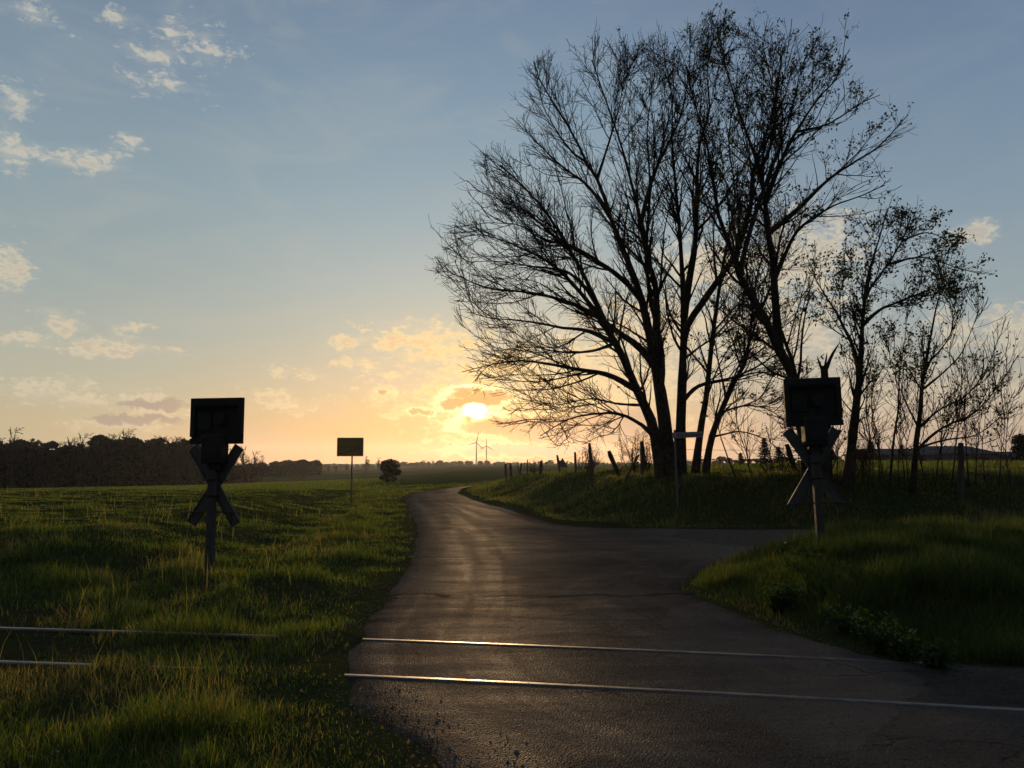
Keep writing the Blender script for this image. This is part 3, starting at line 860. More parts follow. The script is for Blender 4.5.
grow_tree('slender_tree', 'slender bare tree with branches sweeping right, left of the lone fence post', 'tree', fourth, (i0[0], 25, float(terr_n(i0[0], 25))), 1.1, tw=.85, outline=[(870, 476), (872, 330), (920, 225), (965, 225), (990, 300), (1005, 312), (1030, 330), (1034, 400), (1010, 450), (970, 476)],
          leaf=lambda p: .35 * sstep(-14.4, -13.0, -p[:, 0]) * sstep(3.4, 5.0, p[:, 2]) + .05, b_len=(.7, 1.7), up=.14)
# saplings in the same strip
sap = [('thin bare sapling left of the lone fence post, leaning right', [(935, 478), (940, 450), (948, 420), (952, 395)], 25.8, .022),
       ('thin sapling in the brush right of the forked tree, leaning left', [(880, 478), (878, 450), (872, 425), (874, 400)], 25.4, .026),
       ('twiggy young sapling near the foot of the slender tree, on its left', [(905, 478), (903, 445), (900, 425), (903, 395)], 26, .024),
       ('thin sapling right behind the lower part of the right-hand signal', [(836, 476), (838, 440), (842, 415), (840, 395)], 25.4, .026),
       ('thin upright sapling between the forked tree and the slender tree', [(889, 478), (893, 440), (897, 411), (899, 375), (905, 335), (908, 300)], 24.6, .05),
       ('thin sapling close to the trunk of the forked tree, on its right', [(868, 478), (870, 440), (866, 400), (872, 360), (876, 330)], 24, .035),
       ('small arching sapling between the big tree and the right-hand signal', [(738, 476), (728, 455), (722, 435), (716, 410), (712, 388)], 25, .035),
       ('young sapling left of the right-hand signal, bare', [(752, 476), (746, 450), (738, 425), (734, 402)], 25.6, .028),
       ('thin twiggy sapling in front of the barn roofs, right of the lone fence post', [(975, 476), (976, 445), (980, 418), (983, 400)], 26, .025),
       ('short sapling at the right edge with a forked top', [(998, 478), (1001, 455), (1004, 432), (1003, 405)], 26, .024),
       ('thin pole-like sapling touching the lone fence post from the left', [(951, 478), (956, 440), (959, 410), (961, 370), (963, 335)], 24.2, .028)]
for i_, px0 in enumerate((772, 800, 829, 842, 858, 873, 884, 898, 908, 926, 943, 968, 985, 1010)):
    h_ = RNG.uniform(45, 110); ln_ = RNG.normal(0, 9)
    sap.append(('thin bare sapling in the brush under the trees on the right', [(px0, 478), (px0 + ln_ * .3 + RNG.normal(0, 3), 478 - h_ * .35), (px0 + ln_ * .7 + RNG.normal(0, 3), 478 - h_ * .7), (px0 + ln_, 478 - h_)], RNG.uniform(24, 27), RNG.uniform(.014, .03)))
for lb_, px, d, r in sap:
    q = at(px[0][0], px[0][1], d)
    grow_tree('sapling', lb_, 'sapling', [(px, d, d + .3, r, .007, .3)], (q[0], d, float(terr_n(q[0], d))), 1.0, leaf=lambda p: np.full(len(p), .04), group='saplings on the bank', b_len=(.4, 1.1), up=.12, tw=.75)
# broken stump behind the signal
q = at(826, 474, 24.8)
st = thing('broken_trunk', 'splintered broken trunk sticking up behind the right-hand signal board', 'dead tree', (q[0], 24.8, float(terr_n(q[0], 24.8))))
P = stem_world([(826, 474), (826, 420), (825, 385), (824, 366)], 24.8, 24.8, 14, .4)
b = Buf(); tubes(b, P, np.interp(np.linspace(0, 1, 14), [0, 1], [.20, .11]), 12, cap=True); b.build('trunk', M['bark'], st, smooth=True)
for px, r in (([(825, 372), (832, 355), (840, 342)], .065), ([(823, 372), (819, 362), (817, 356)], .05), ([(824, 372), (826, 360), (827, 352)], .045)):
    b = Buf(); tubes(b, stem_world(px, 24.8, 24.7, 6), np.array([r, r, r * .8, r * .7, r * .45, .004]), 7); b.build('splinter', M['bark'], st, smooth=False)
# tangled shrub behind the fence and brambles on the crest
for lb_, px, d, s_, n_ in (('dense tangled thorn bush behind the leaning fence posts, left of the big tree', (641, 468), 31, 1.0, 20), ('low bare thorn bush on the crest below the long low limb', (585, 470), 34, .75, 12),
                           ('scrubby low bush at the far end of the fence posts', (536, 471), 46, .5, 7), ('bushy undergrowth at the foot of the forked tree', (862, 474), 25.6, .8, 12), ('low scrub left of the right-hand signal post', (775, 476), 25.5, .6, 9)):
    q = at(px[0], px[1], d); q[2] = float(terr_n(q[0], d))
    sh = thing('thorn_bush', lb_, 'bush', q)
    a = RNG.uniform(0, 6.28, n_); sp_ = RNG.uniform(.1, .9, n_) * s_
    base = q + np.stack([np.cos(a) * .25, np.sin(a) * .25, a * 0 - .1], 1)
    top = q + np.stack([np.cos(a) * sp_, np.sin(a) * sp_, RNG.uniform(.6, 1.5, n_) * s_ * 1.1], 1)
    P = np.array([resample([b0, (b0 + t0) / 2 + RNG.normal(size=3) * .12, t0], 8) for b0, t0 in zip(base, top)])
    R = np.repeat(np.linspace(.022, .006, 8)[None], n_, 0)
    b = Buf(); tubes(b, P, R, 5); b.build('stems', M['bark'], sh, smooth=True)
    c1, r1 = spawn(P, R, 9, .2, .25, .8, 48, .06, 5, .2, .6, .005, .5, .3)
    c2, r2 = spawn(c1, r1, 7, .1, .12, .35, 45, .05, 3, .2, .7, .004, .4, .3)
    b = Buf(); tubes(b, c1, r1, 3); tubes(b, c2, r2, 3); b.build('twigs', M['twig'], sh, smooth=True)
    tips = c2[:, -1]; tips = tips[RNG.uniform(size=len(tips)) < .3]
    b = Buf(); leaf_cards(b, tips, .05, 3, .03); b.build('leaves', M['leaf'], sh)

# ------------------------------------------------------------------ level crossing signals
def frame_axes(yaw, lean=0.0):
    c, s = math.cos(yaw), math.sin(yaw)
    X_ = np.array([c, s, 0]); Y_ = np.array([-s, c, 0]); Z_ = np.array([lean, 0, 1.0]); Z_ /= np.linalg.norm(Z_)
    X_ = X_ - Z_ * (X_ @ Z_); X_ /= np.linalg.norm(X_)
    Y_ = np.cross(Z_, X_)
    return np.array([X_, Y_, Z_])


def signal(label, base, yaw, lean, zt):
    """zt: heights above the base: bar, cross centre, housing bottom, board bottom, board top"""
    A = frame_axes(yaw, lean)
    o0 = np.array(base, float)
    g = lambda x, y, z: o0 + np.array([x, y, z]) @ A
    T = thing('crossing_signal', label, 'rail signal', base, 'signals at the level crossing')
    zb, zc, zh, z0, z1 = zt
    b = Buf(); box(b, g(0, 0, (z0 - .5) / 2), (.118, .12, z0 + .5), A, .012); b.build('post', M['grey_post'], T)
    # St Andrew's cross: two folded sheet arms behind the post
    for sgn in (-1, 1):
        ang_ = math.radians(57.5)
        ax = np.array([[math.cos(ang_) * sgn, 0, math.sin(ang_)], [0, 1, 0], [-math.sin(ang_) * sgn, 0, math.cos(ang_)]])
        ax = np.array([ax[0] @ A, A[1], ax[2] @ A])
        yo = .085 + (.012 if sgn > 0 else -.012)
        b = Buf(); box(b, g(0, yo, zc), (1.44, .018, .165), ax, .004)
        arm = b.build('cross_arm', M['cross_back'], T)
        b = Buf()
        for s2 in (-1, 1): box(b, g(0, yo - .022, zc) + ax[2] * s2 * .076, (1.44, .022, .010), ax)
        b.build('edge_fold', M['cross_back'], arm)
        # red ends and white middle on the face toward the track side beyond
        for e, mt_ in ((-1, 'red_paint'), (1, 'red_paint'), (0, 'white_paint')):
            b = Buf(); box(b, g(0, yo + .0115, zc) + ax[0] * e * .48, (.36 if e else .60, .003, .15), ax); b.build('painted_face', M[mt_], arm)
    for zz in (zc + .09, zc - .16):
        b = Buf(); box(b, g(0, -.005, zz), (.19, .155, .022), A, .004); b.build('clamp', M['housing'], T)
    # lower guard bar with its pointed ends
    b = Buf(); P = np.array([g(x, .03 if abs(x) < 10 else 0, zb) for x in (-.44, -.36, 0, .36, .44)]); tubes(b, P, np.array([.004, .013, .013, .013, .004]), 8)
    br_ = b.build('guard_bar', M['rust'], T, smooth=True)
    for s2 in (-1, 1):
        b = Buf(); P = np.array([g(s2 * .36, .03, zb), g(s2 * .43, .03, zb + .004), g(s2 * .46, .03, zb + .002)]); tubes(b, P, np.array([.012, .012, .004]), 8, cap=True); b.build('bar_end', M['galv'], br_)
    b = Buf(); P = np.array([g(.30, .05, zb), g(.31, .06, zb - .12), g(.30, .05, zb - .26)]); tubes(b, P, np.array([.006, .006, .006]), 5); b.build('hanging_cable', M['black_metal'], T)
    # housing with the lamp under the board
    b = Buf(); box(b, g(.02, -.01, (zh + z0) / 2 + .07), (.36, .24, z0 - zh + .14), A, .02); hs = b.build('lamp_housing', M['housing'], T)
    b = Buf(); box(b, g(.02, .02, zh - .06), (.22, .16, .14), A, .03); b.build('cable_box', M['housing'], hs)
    b = Buf(); box(b, g(.02, -.145, (zh + z0) / 2 + .02), (.26, .016, (z0 - zh) * .6), A, .004); dr = b.build('cover', M['black_metal'], hs)
    for x in (-.1, .14):
        b = Buf(); tubes(b, np.array([g(x, -.15, (zh + z0) / 2), g(x, -.165, (zh + z0) / 2)]), np.array([.012, .012]), 8, cap=True); b.build('screw', M['housing'], dr)
    # contrast board: a shallow tray with a raised rim
    w, h = .88, z1 - z0; yc = .045; xc = .03
    b = Buf(); box(b, g(xc, yc, (z0 + z1) / 2), (w, .02, h), A, .004); bd = b.build('board', M['black_metal'], T)
    b = Buf()
    for zz, hh in ((z1 - .055, .11), (z0 + .045, .09)): box(b, g(xc, yc - .035, zz), (w + .004, .055, hh), A, .006)
    for s2 in (-1, 1): box(b, g(xc + s2 * (w / 2 - .04), yc - .0345, (z0 + z1) / 2 + .01), (.082, .052, h - .205), A, .005)
    b.build('rim', M['black_metal'], bd)
    b = Buf(); box(b, g(xc, yc - .05, z1 - .135), (w * .78, .17, .014), A, .003); b.build('visor', M['black_metal'], bd)
    c = g(xc + .07, yc - .02, (z0 + z1) / 2 + .02)
    b = Buf(); tubes(b, np.array([c, c - A[1] * .10]), np.array([.11, .10]), 22, cap=True); lp = b.build('lamp', M['housing'], bd, smooth=False)
    b = Buf(); tubes(b, np.array([c - A[1] * .101, c - A[1] * .106]), np.array([.085, .07]), 20, cap=True); b.build('lens', M['black_metal'], lp, smooth=False)
    b = Buf(); box(b, g(xc - .21, yc - .025, (z0 + z1) / 2 - .0), (.24, .04, .30), A, .008); b.build('panel', M['housing'], bd)
    return T


LD = 12.2
lb0 = at(209.5, 575, LD); lb0[2] = float(terr_n(lb0[0], LD)) - .02
z_at = lambda py, d, b0: float(at(512, py, d)[2] - b0[2])
signal('dark square-topped crossing signal with grey cross, left of the road by the field', lb0, math.radians(-8), -.006, [z_at(p_, LD, lb0) for p_ in (512, 485.5, 463.5, 444, 398)])
RD = 12.2
rb0 = at(821, 533, RD); rb0[2] = float(terr_n(rb0[0], RD)) - .02
signal('dark square-topped crossing signal with pale post, on the grassy mound right of the road', rb0, math.radians(-5), -.03, [z_at(p_, RD, rb0) for p_ in (503, 468, 446, 426, 378)])

# ------------------------------------------------------------------ road signs
d = 31.0
q = at(351, 508, d); q[2] = float(terr_n(q[0], d))
ts = thing('town_sign', 'yellow rectangular place sign on a thin pole beside the left verge', 'road sign', q)
zs = lambda py: float(at(351, py, d)[2])
b = Buf(); tubes(b, np.array([[q[0], d, q[2] - .3], [q[0], d, zs(455.5) + .15]]), np.array([.03, .03]), 12, cap=True); b.build('pole', M['galv'], ts, smooth=False)
wz = (zs(456), zs(438)); xc = at(350.5, 447, d)[0]
b = Buf(); box(b, (xc, d - .05, sum(wz) / 2), (1.02, .012, wz[1] - wz[0]), None, .004); pn = b.build('panel', M['yellow_sign'], ts)
b = Buf(); hh = wz[1] - wz[0]
for zz in (wz[0] + .03, wz[1] - .03, sum(wz) / 2): box(b, (xc, d - .0585, zz), (.97, .004, .014))
for s2 in (-1, 1): box(b, (xc + s2 * .478, d - .0585, (wz[0] + wz[1]) / 2), (.014, .0036, hh - .075))
b.build('border', M['black_metal'], pn)
b = Buf(); an = math.atan2(hh * .36, .86); axx = np.array([[math.cos(an), 0, math.sin(an)], [0, 1, 0], [-math.sin(an), 0, math.cos(an)]])
box(b, (xc, d - .0605, wz[0] + hh * .27), (.86, .004, .05), axx); b.build('red_bar', M['red_paint'], pn)
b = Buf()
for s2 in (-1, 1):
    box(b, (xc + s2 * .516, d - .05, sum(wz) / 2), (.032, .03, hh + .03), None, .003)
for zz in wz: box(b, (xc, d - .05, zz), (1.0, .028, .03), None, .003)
b.build('halo_frame', M['halo_edge'], ts)  # frame widened and paled so its colour paints the halo at the sign's edge
for zz in (wz[0] + .12, wz[1] - .12):
    b = Buf(); box(b, (q[0], d - .02, zz), (.12, .05, .03)); b.build('clamp', M['galv'], ts)

d = 23.3
q = at(678, 511, d); q[2] = float(terr_n(q[0], d))
sn = thing('street_name_sign', 'small white street name sign on a grey pole in front of the big tree', 'street sign', q)
top = at(674.5, 430.5, d)
b = Buf(); tubes(b, np.array([[q[0], d, q[2] - .2], [top[0], d, top[2] + .02]]), np.array([.033, .033]), 12, cap=True); b.build('pole', M['galv'], sn, smooth=False)
c0 = at(672, 435.5, d); c1 = at(702, 434.3, d); dx = c1 - c0; L = np.linalg.norm(dx); ax0 = dx / L
axs = np.array([ax0, [0, 1, 0], np.cross(ax0, [0, 1, 0])])
b = Buf(); cen = (c0 + c1) / 2 + np.array([0, -.05, 0]); box(b, cen, (L, .02, .175), axs, .004); pn = b.build('name_plate', M['white_paint'], sn)
# the lettering is too small in the photograph to read: dark strokes at its size, in its two words
b = Buf(); xs_ = -.30; words = []
for k_, (wd, hh) in enumerate([(.05, .085), (.035, .06), (.05, .06), (0, 0), (.05, .085), (.04, .06), (.04, .06), (.03, .085), (.04, .06), (.04, .06), (.045, .06), (.03, .085), (.04, .06), (.04, .06)]):
    if wd == 0:
        xs_ += .05; b.build('lettering', M['black_metal'], pn); b = Buf(); continue
    box(b, cen + axs[0] * (xs_ + wd / 2) + axs[1] * -.0112 + axs[2] * (hh / 2 - .045), (wd * .62, .002, hh), axs); xs_ += wd + .014
b.build('lettering', M['black_metal'], pn)

d = 60.0
q = at(562.5, 470, d); q[2] = float(terr_n(q[0], d))
tw_ = thing('warning_sign', 'tiny dark triangular warning sign among the far fence posts', 'road sign', q)
b = Buf(); tp = float(at(562, 459, d)[2]); tubes(b, np.array([[q[0], d, q[2] - .3], [q[0], d, tp]]), np.array([.035, .035]), 8, cap=True); b.build('pole', M['galv'], tw_)
b = Buf(); s2 = .42
for y_, e in ((d - .06, 0), (d - .045, 1)): b.add([[q[0] - s2, y_, tp - .62], [q[0] + s2, y_, tp - .62], [q[0], y_, tp + .1]])
b.t.append(np.array([[0, 1, 2], [3, 5, 4]])); b.q.append(np.array([[0, 3, 4, 1], [1, 4, 5, 2], [2, 5, 3, 0]])); b.build('triangle_plate', M['cross_back'], tw_)

# ------------------------------------------------------------------ fence posts along the bank
posts = [((505.5, 463.5), (505.6, 475), 52, .17, 'thick square-cut fence post, farthest of the row'),
         ((510.4, 462.7), (511.2, 475), 50.5, .16, 'fence post beside the farthest one, leaning slightly'),
         ((521.6, 462.3), (519.8, 474), 48, .11, 'weathered fence post leaning right, third from the far end'),
         ((518.0, 465), (520.0, 474), 48.4, .08, 'short stake propped against a leaning far fence post'),
         ((527.4, 459.6), (527.2, 474), 46.5, .075, 'thin tall fence stake in the far half of the row'),
         ((541.6, 460.3), (540.2, 473), 44, .16, 'stout fence post left of the small triangular sign'),
         ((557.2, 455.0), (560.0, 473), 40, .12, 'fence post leaning left, just left of the small triangular sign'),
         ((575.0, 451.8), (576.0, 473), 36, .12, 'upright flat-topped fence post right of the small triangular sign'),
         ((589.2, 442.8), (592.0, 472), 33, .135, 'tallest fence post in the middle of the row'),
         ((608.6, 451.2), (617.5, 472), 30.5, .18, 'thick fence post tilted strongly to the left'),
         ((639.0, 454.5), (630.5, 470), 28.4, .09, 'slanting brace propping the post near the big tree'),
         ((641.8, 441.5), (642.6, 472), 28, .16, 'upright fence post nearest the big tree, with a brace'),
         ((786.5, 444.0), (796.0, 474), 25.8, .17, 'leaning fence post half hidden behind the right-hand signal'),
         ((961.0, 442.8), (960.5, 476), 25.0, .19, 'lone thick fence post near the right edge before the barns')]
tops = []
for (t0, b0, d, w, lb_) in posts:
    T0 = at(*t0, d); B0 = at(*b0, d); gz = float(terr_n(B0[0], d))
    dv_ = (T0 - B0) / np.linalg.norm(T0 - B0)
    if dv_[2] > .2: B0 = B0 - dv_ * max(0, (B0[2] - gz + .35) / dv_[2])
    n_ = 9
    P = np.array([B0 + (T0 - B0) * f for f in np.linspace(0, 1, n_)]) + RNG.normal(size=(n_, 3)) * .006
    R = np.full(n_, w / 2) * (1 + .05 * RNG.normal(size=n_)); R[-1] *= .8
    o_p = [B0[0], d, gz]
    b = Buf(); tubes(b, P, R, 9, cap=True)
    o = b.build('fence_post', M['wood_post'], smooth=False)
    me = o.data; me.transform(__import__('mathutils').Matrix.Translation([-v for v in o_p])); o.location = o_p
    tag(o, lb_, 'fence post', 'fence posts along the bank')
    if w > .1: tops.append((B0, T0))
b = Buf()
for row in (tops[:10],):
    for (b0, t0), (b1, t1) in zip(row[:-1], row[1:]):
        for f in (.62, .86):
            a_, c_ = b0 + (t0 - b0) * f, b1 + (t1 - b1) * f
            m_ = (a_ + c_) / 2 - np.array([0, 0, .05]); off = np.array([0, -.09, 0])
            tubes(b, resample(np.array([a_, m_, c_]) + off, 8), np.full(8, .006), 4)
tag(b.build('fence_wire', M['wire']), 'two sagging strands of wire strung between the fence posts left of the big tree', 'wire')
b = Buf()
(b0, t0) = tops[-1]; (b1, t1) = tops[-2]
for f in (.55, .85):
    a_ = b0 + (t0 - b0) * f; c_ = at(1060, 452 + 12 * (.85 - f) * 3, 26)
    tubes(b, resample(np.array([a_, (a_ + c_) / 2 - [0, 0, .04], c_]) + [0, -.11, 0], 8), np.full(8, .006), 4)
    e_ = b1 + (t1 - b1) * f
    tubes(b, resample(np.array([a_, (a_ + e_) / 2 - [0, 0, .06], e_]) + [0, -.11, 0], 10), np.full(10, .006), 4)
tag(b.build('fence_wire', M['wire']), 'wire strands running from the lone thick post at the right', 'wire')

# ------------------------------------------------------------------ wind turbines, far behind
def turbine(px, py_base, py_hub, d, rot, label):
    q = at(px, py_base, d); hub = at(px, py_hub, d); hh = hub[2] - q[2]
    q[2] -= 10
    T = thing('wind_turbine', label, 'wind turbine', q, 'wind turbines on the horizon')
    b = Buf(); tubes(b, np.array([[q[0], d, z] for z in np.linspace(q[2], hub[2], 8)]), np.linspace(2.3, 1.2, 8), 16); b.build('tower', M['turbine'], T, smooth=True)
    b = Buf(); box(b, (q[0], d + 1.5, hub[2] + .8), (3, 8, 3.2), None, .5); na = b.build('nacelle', M['turbine'], T)
    b = Buf(); tubes(b, np.array([[q[0], d - 2.4, hub[2] + .8], [q[0], d - 3.6, hub[2] + .8], [q[0], d - 4.6, hub[2] + .8]]), np.array([1.5, 1.4, .3]), 12, cap=True); b.build('hub', M['turbine'], T, smooth=True)
    for k_ in range(3):
        a = math.radians(rot + 120 * k_); dv_ = np.array([math.sin(a), 0, math.cos(a)]); pv = np.array([math.cos(a), 0, -math.sin(a)])
        bl = hh * .52
        prof = [(0, .9, .9), (.1, 1.2, .7), (.25, 1.5, .4), (.6, 1.0, .25), (1, .3, .1)]
        pts = []
        for f, w, th in prof:
            c = np.array([q[0], d - 3.2, hub[2] + .8]) + dv_ * f * bl
            pts += [c - pv * w, c - np.array([0, th, 0]), c + pv * w, c + np.array([0, th, 0])]
        fq = [[i * 4 + j, i * 4 + (j + 1) % 4, (i + 1) * 4 + (j + 1) % 4, (i + 1) * 4 + j] for i in range(4) for j in range(4)]
        b = Buf(); b.add(pts, q=fq); b.build('blade', M['turbine'], T, smooth=True)


turbine(476.3, 464, 442.8, 2000, 14, 'left and taller of the two wind turbines below the sun')
turbine(486.4, 464, 446.2, 2250, 1, 'right and shorter of the two wind turbines below the sun')

# ------------------------------------------------------------------ far trees: one of each kind, then copies
def crown_cards(b, cen, size, n_, ax=(1, 1, 1)):
    """leaf sprays spread through an ellipsoid, thick on the outside, in clumps"""
    p = norm(RNG.normal(size=(n_, 3))) * (RNG.uniform(.25, 1, n_) ** .5)[:, None]
    w = fbm(p[:, 0] * 2.2 + 9, p[:, 2] * 2.2 + p[:, 1] * 1.3, int(RNG.integers(1, 90)))
    p = p[w > .45] * np.array(ax)
    c = np.array(cen) + p
    u_ = norm(RNG.normal(size=c.shape)); v_ = norm(np.cross(u_, RNG.normal(size=c.shape)))
    s = (size * RNG.uniform(.5, 1.3, len(c)))[:, None]
    vv = np.stack([c - u_ * s - v_ * s * .5, c + u_ * s * .6 - v_ * s, c + u_ * s + v_ * s * .6, c - u_ * s * .4 + v_ * s], 1)
    k_ = np.arange(len(c))[:, None] * 4 + np.array([[0, 1, 2, 3]])
    b.add(vv.reshape(-1, 3), q=k_)


def proto_tree(kind, label, group):
    T = thing({'round': 'dense_tree', 'tall': 'tall_tree', 'pine': 'pine_tree', 'bare': 'bare_tree', 'spruce': 'spruce_tree'}[kind], label, 'tree', (0, 0, 0), group)
    hgt = 10.0
    if kind == 'bare':
        P = np.array([resample([(0, 0, -.5), (.1, 0, 3), (-.1, .1, 6), (.2, 0, 9)], 12)]); R = np.linspace(.26, .06, 12)[None]
        b = Buf(); tubes(b, P, R, 8); b.build('trunk', M['bark'], T, smooth=True)
        c1, r1 = spawn(P, R, 3.2, .25, 2.4, 4.6, 48, .08, 6, .12, .5, .07, .6, .6)
        c2, r2 = spawn(c1, r1, 3.0, .15, .9, 2.2, 42, .08, 4, .14, .6, .055, .5, .4)
        c3, r3 = spawn(c2, r2, 3.0, .1, .5, 1.2, 42, .06, 3, .15, .7, .046, .3, .3)
        b = Buf(); tubes(b, c1, r1, 4); tubes(b, c2, r2, 3); tubes(b, c3, r3, 3); b.build('crown', M['twig'], T)
        return T
    b = Buf(); tubes(b, np.array([[0, 0, -1], [.1, 0, 3], [0, .1, 7.5]]), np.array([.28, .22, .08]), 7); b.build('trunk', M['bark'], T, smooth=True)
    b = Buf()
    if kind == 'round':
        for k_ in range(9):
            a = RNG.uniform(0, 6.28); r = RNG.uniform(.6, 2.0); z = RNG.uniform(3.0, 8.0)
            crown_cards(b, (math.cos(a) * r, math.sin(a) * r, z), .25, 560, (1.7, 1.7, 1.6))
        crown_cards(b, (0, 0, 8.2), .3, 300, (1.3, 1.3, 1.6)); crown_cards(b, (0, 0, 2.0), .4, 400, (2.4, 2.4, 2.0))
    elif kind == 'tall':
        for k_ in range(9):
            a = RNG.uniform(0, 6.28); r = RNG.uniform(.2, 1.2); z = 2.2 + k_ * .85
            crown_cards(b, (math.cos(a) * r, math.sin(a) * r, z), .22, 520, (1.25, 1.25, 1.3))
    elif kind == 'pine':
        for k_ in range(7):
            a = RNG.uniform(0, 6.28); r = RNG.uniform(.3, 1.5); z = RNG.uniform(5.0, 9.0)
            crown_cards(b, (math.cos(a) * r, math.sin(a) * r, z), .22, 500, (1.5, 1.5, .8))
        crown_cards(b, (0, 0, 3.5), .35, 380, (1.6, 1.6, 2.6))
    else:
        n_ = 1900; z = RNG.uniform(.6, 10, n_); rr = (10.3 - z) * .26 * (RNG.uniform(.2, 1, n_) ** .6) * (.75 + .35 * np.sin(z * 7)); a = RNG.uniform(0, 6.28, n_)
        c = np.stack([np.cos(a) * rr, np.sin(a) * rr, z - rr * .25], 1)
        dv_ = norm(np.stack([np.cos(a), np.sin(a), RNG.normal(-.35, .2, n_)], 1)); sd_ = norm(np.cross(dv_, [0, 0, 1.0])); s = RNG.uniform(.25, .6, n_)[:, None]
        vv = np.stack([c - sd_ * s * .4, c + sd_ * s * .4, c + dv_ * s * 1.4 + sd_ * s * .12, c + dv_ * s * 1.4 - sd_ * s * .12], 1)
        b.add(vv.reshape(-1, 3), q=np.arange(n_)[:, None] * 4 + np.array([[0, 1, 2, 3]]))
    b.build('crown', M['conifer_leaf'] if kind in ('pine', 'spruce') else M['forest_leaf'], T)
    return T


used = {}


def plant(kind, px, d, ytop, label, group, wide=1.0, py=None):
    x = at(px, 470, d)[0]; z = float(terr_n(x, d))
    hgt = max(2.0, at(px, ytop, d)[2] - z)
    key = kind
    if key not in used:
        used[key] = o = proto_tree(kind, label, group)
    else:
        o = copy_tree(used[key])
    o['label'] = label; o['group'] = group
    o.location = (x, d, z - .1); o.rotation_euler = (0, 0, RNG.uniform(0, 6.28))
    s = hgt / 10.0
    o.scale = (s * wide, s * wide, s)
    return o


# outline of the dark wood on the left (px -> py of the tree tops)
OX = [-60, 0, 20, 45, 70, 95, 108, 125, 145, 165, 185, 205, 225, 240]
OY = [445, 445, 445, 446, 444, 441, 438, 437, 442, 440, 443, 446, 449, 456]
lab_w = {'round': 'dark rounded tree in the wood beyond the left field', 'tall': 'dark upright tree in the wood beyond the left field', 'pine': 'dark pine in the wood beyond the left field'}
for rowk, (dd, n_) in enumerate(((236, 34), (250, 30), (268, 26))):
    for i_, px in enumerate(np.linspace(-40, 196 if rowk else 190, n_)):
        px = px + RNG.normal(0, 3); k_ = ['round', 'tall', 'pine'][int(RNG.choice(3, p=[.3, .45, .25]))]
        yt = np.interp(px, OX, OY) - 1 + (RNG.normal(1.5, 3.8) if rowk else abs(RNG.normal(4, 4)))
        plant(k_, px, dd + RNG.normal(0, 3), yt, lab_w[k_], 'trees of the left wood', RNG.uniform(.65, 1.05) * (1.25 if k_ != 'round' else 1.0))
for px in np.linspace(-30, 195, 46):
    px = px + RNG.normal(0, 3)
    plant('bare', px, 238 + RNG.normal(0, 5), np.interp(px, OX, OY) + RNG.normal(-1.0, 2.4), 'bare-topped tree along the edge of the wood beyond the left field', 'trees of the left wood', .85)
plant('bare', 11, 225, 429.5, 'bare tree rising above the wood at the left edge', 'trees of the left wood', .8)
for px, yt in ((196, 443), (205, 446), (213, 445), (222, 447), (232, 449), (243, 447), (254, 452), (262, 456)):
    plant('bare', px, 262 + RNG.normal(0, 5), yt, 'bare tree with sky showing through, behind the left-hand signal', 'thin trees behind the left signal', .9)
for px in np.linspace(168, 252, 16):
    plant('round', px, 275 + RNG.normal(0, 4), 466 + RNG.normal(0, 1.2), 'low bush under the bare trees behind the left-hand signal', 'bushes behind the left signal', 1.6)
# second wood, farther
for rowk, dd in enumerate((395, 415)):
    for px in np.linspace(226, 318, 20):
        yt = np.interp(px, [226, 245, 262, 285, 300, 320], [468, 464, 463, 460, 459.5, 460.5]) + RNG.normal(0, .7)
        plant(['pine', 'round'][int(RNG.integers(0, 2))], px + RNG.normal(0, 1.5), dd + RNG.normal(0, 4), yt, 'dark tree in the small wood left of the place sign', 'trees of the small far wood', 1.35)
for px, yt, w in ((336, 463.5, 1.0), (366, 456.5, 1.2), (378, 457.5, .9), (329, 464, .8), (347, 463.5, .9)):
    plant('bare', px, 420, yt, 'bare field tree in haze near the place sign', 'bare trees in the haze', w)
plant('round', 388.8, 112, 457.5, 'round bushy tree standing alone between the place sign and the road', 'lone field trees', 1.5)
plant('round', 304, 340, 475.0, 'low dark bush in the field left of the place sign', 'lone field bushes', 2.2)
# hazy row on the horizon
for px in np.concatenate([np.linspace(325, 700, 100), np.linspace(326, 600, 60)]):
    dd = 880 + RNG.normal(0, 25)
    yt = np.interp(px, [325, 400, 420, 470, 500, 560, 620, 700], [464.5, 462.8, 461.5, 461.2, 461.8, 462.5, 462, 461.5]) + RNG.normal(0, .8)
    plant(['round', 'pine', 'bare', 'tall'][int(RNG.choice(4, p=[.45, .3, .1, .15]))], px + RNG.normal(0, 2), dd, yt, 'small hazy tree in the row along the horizon', 'trees along the hazy horizon', 2.3)
# trees on the right, behind the bank
for px, dd, yt, w, lb_ in ((765, 120, 437, 1.25, 'dark spruce standing clear between the big tree and the right-hand signal'), (741, 130, 452, 1.2, 'small spruce right of the foot of the big tree'), (779, 140, 446, 1.2, 'spruce just left of the right-hand signal'),
                           (903, 165, 444, 1.1, 'spruce rising behind the low barn roofs'), (872, 160, 441, 1.2, 'spruce behind the forked tree')):
    plant('spruce', px, dd, yt, lb_, 'spruces beyond the bank', w * 1.3)
for px, dd, yt, lb_ in ((1024, 110, 432, 'dark round tree cut by the right edge'), (830, 150, 446, 'dark tree behind the right-hand signal'), (862, 165, 448, 'dark tree left of the barns'), (884, 175, 449, 'low dark tree just left of the barn roofs'), (946, 205, 444.5, 'small dark tree showing above the barn ridge'), (815, 160, 448, 'dark shrubby tree at the left of the right-hand signal')):
    plant('round', px, dd, yt, lb_, 'dark trees beyond the right field', 1.0)
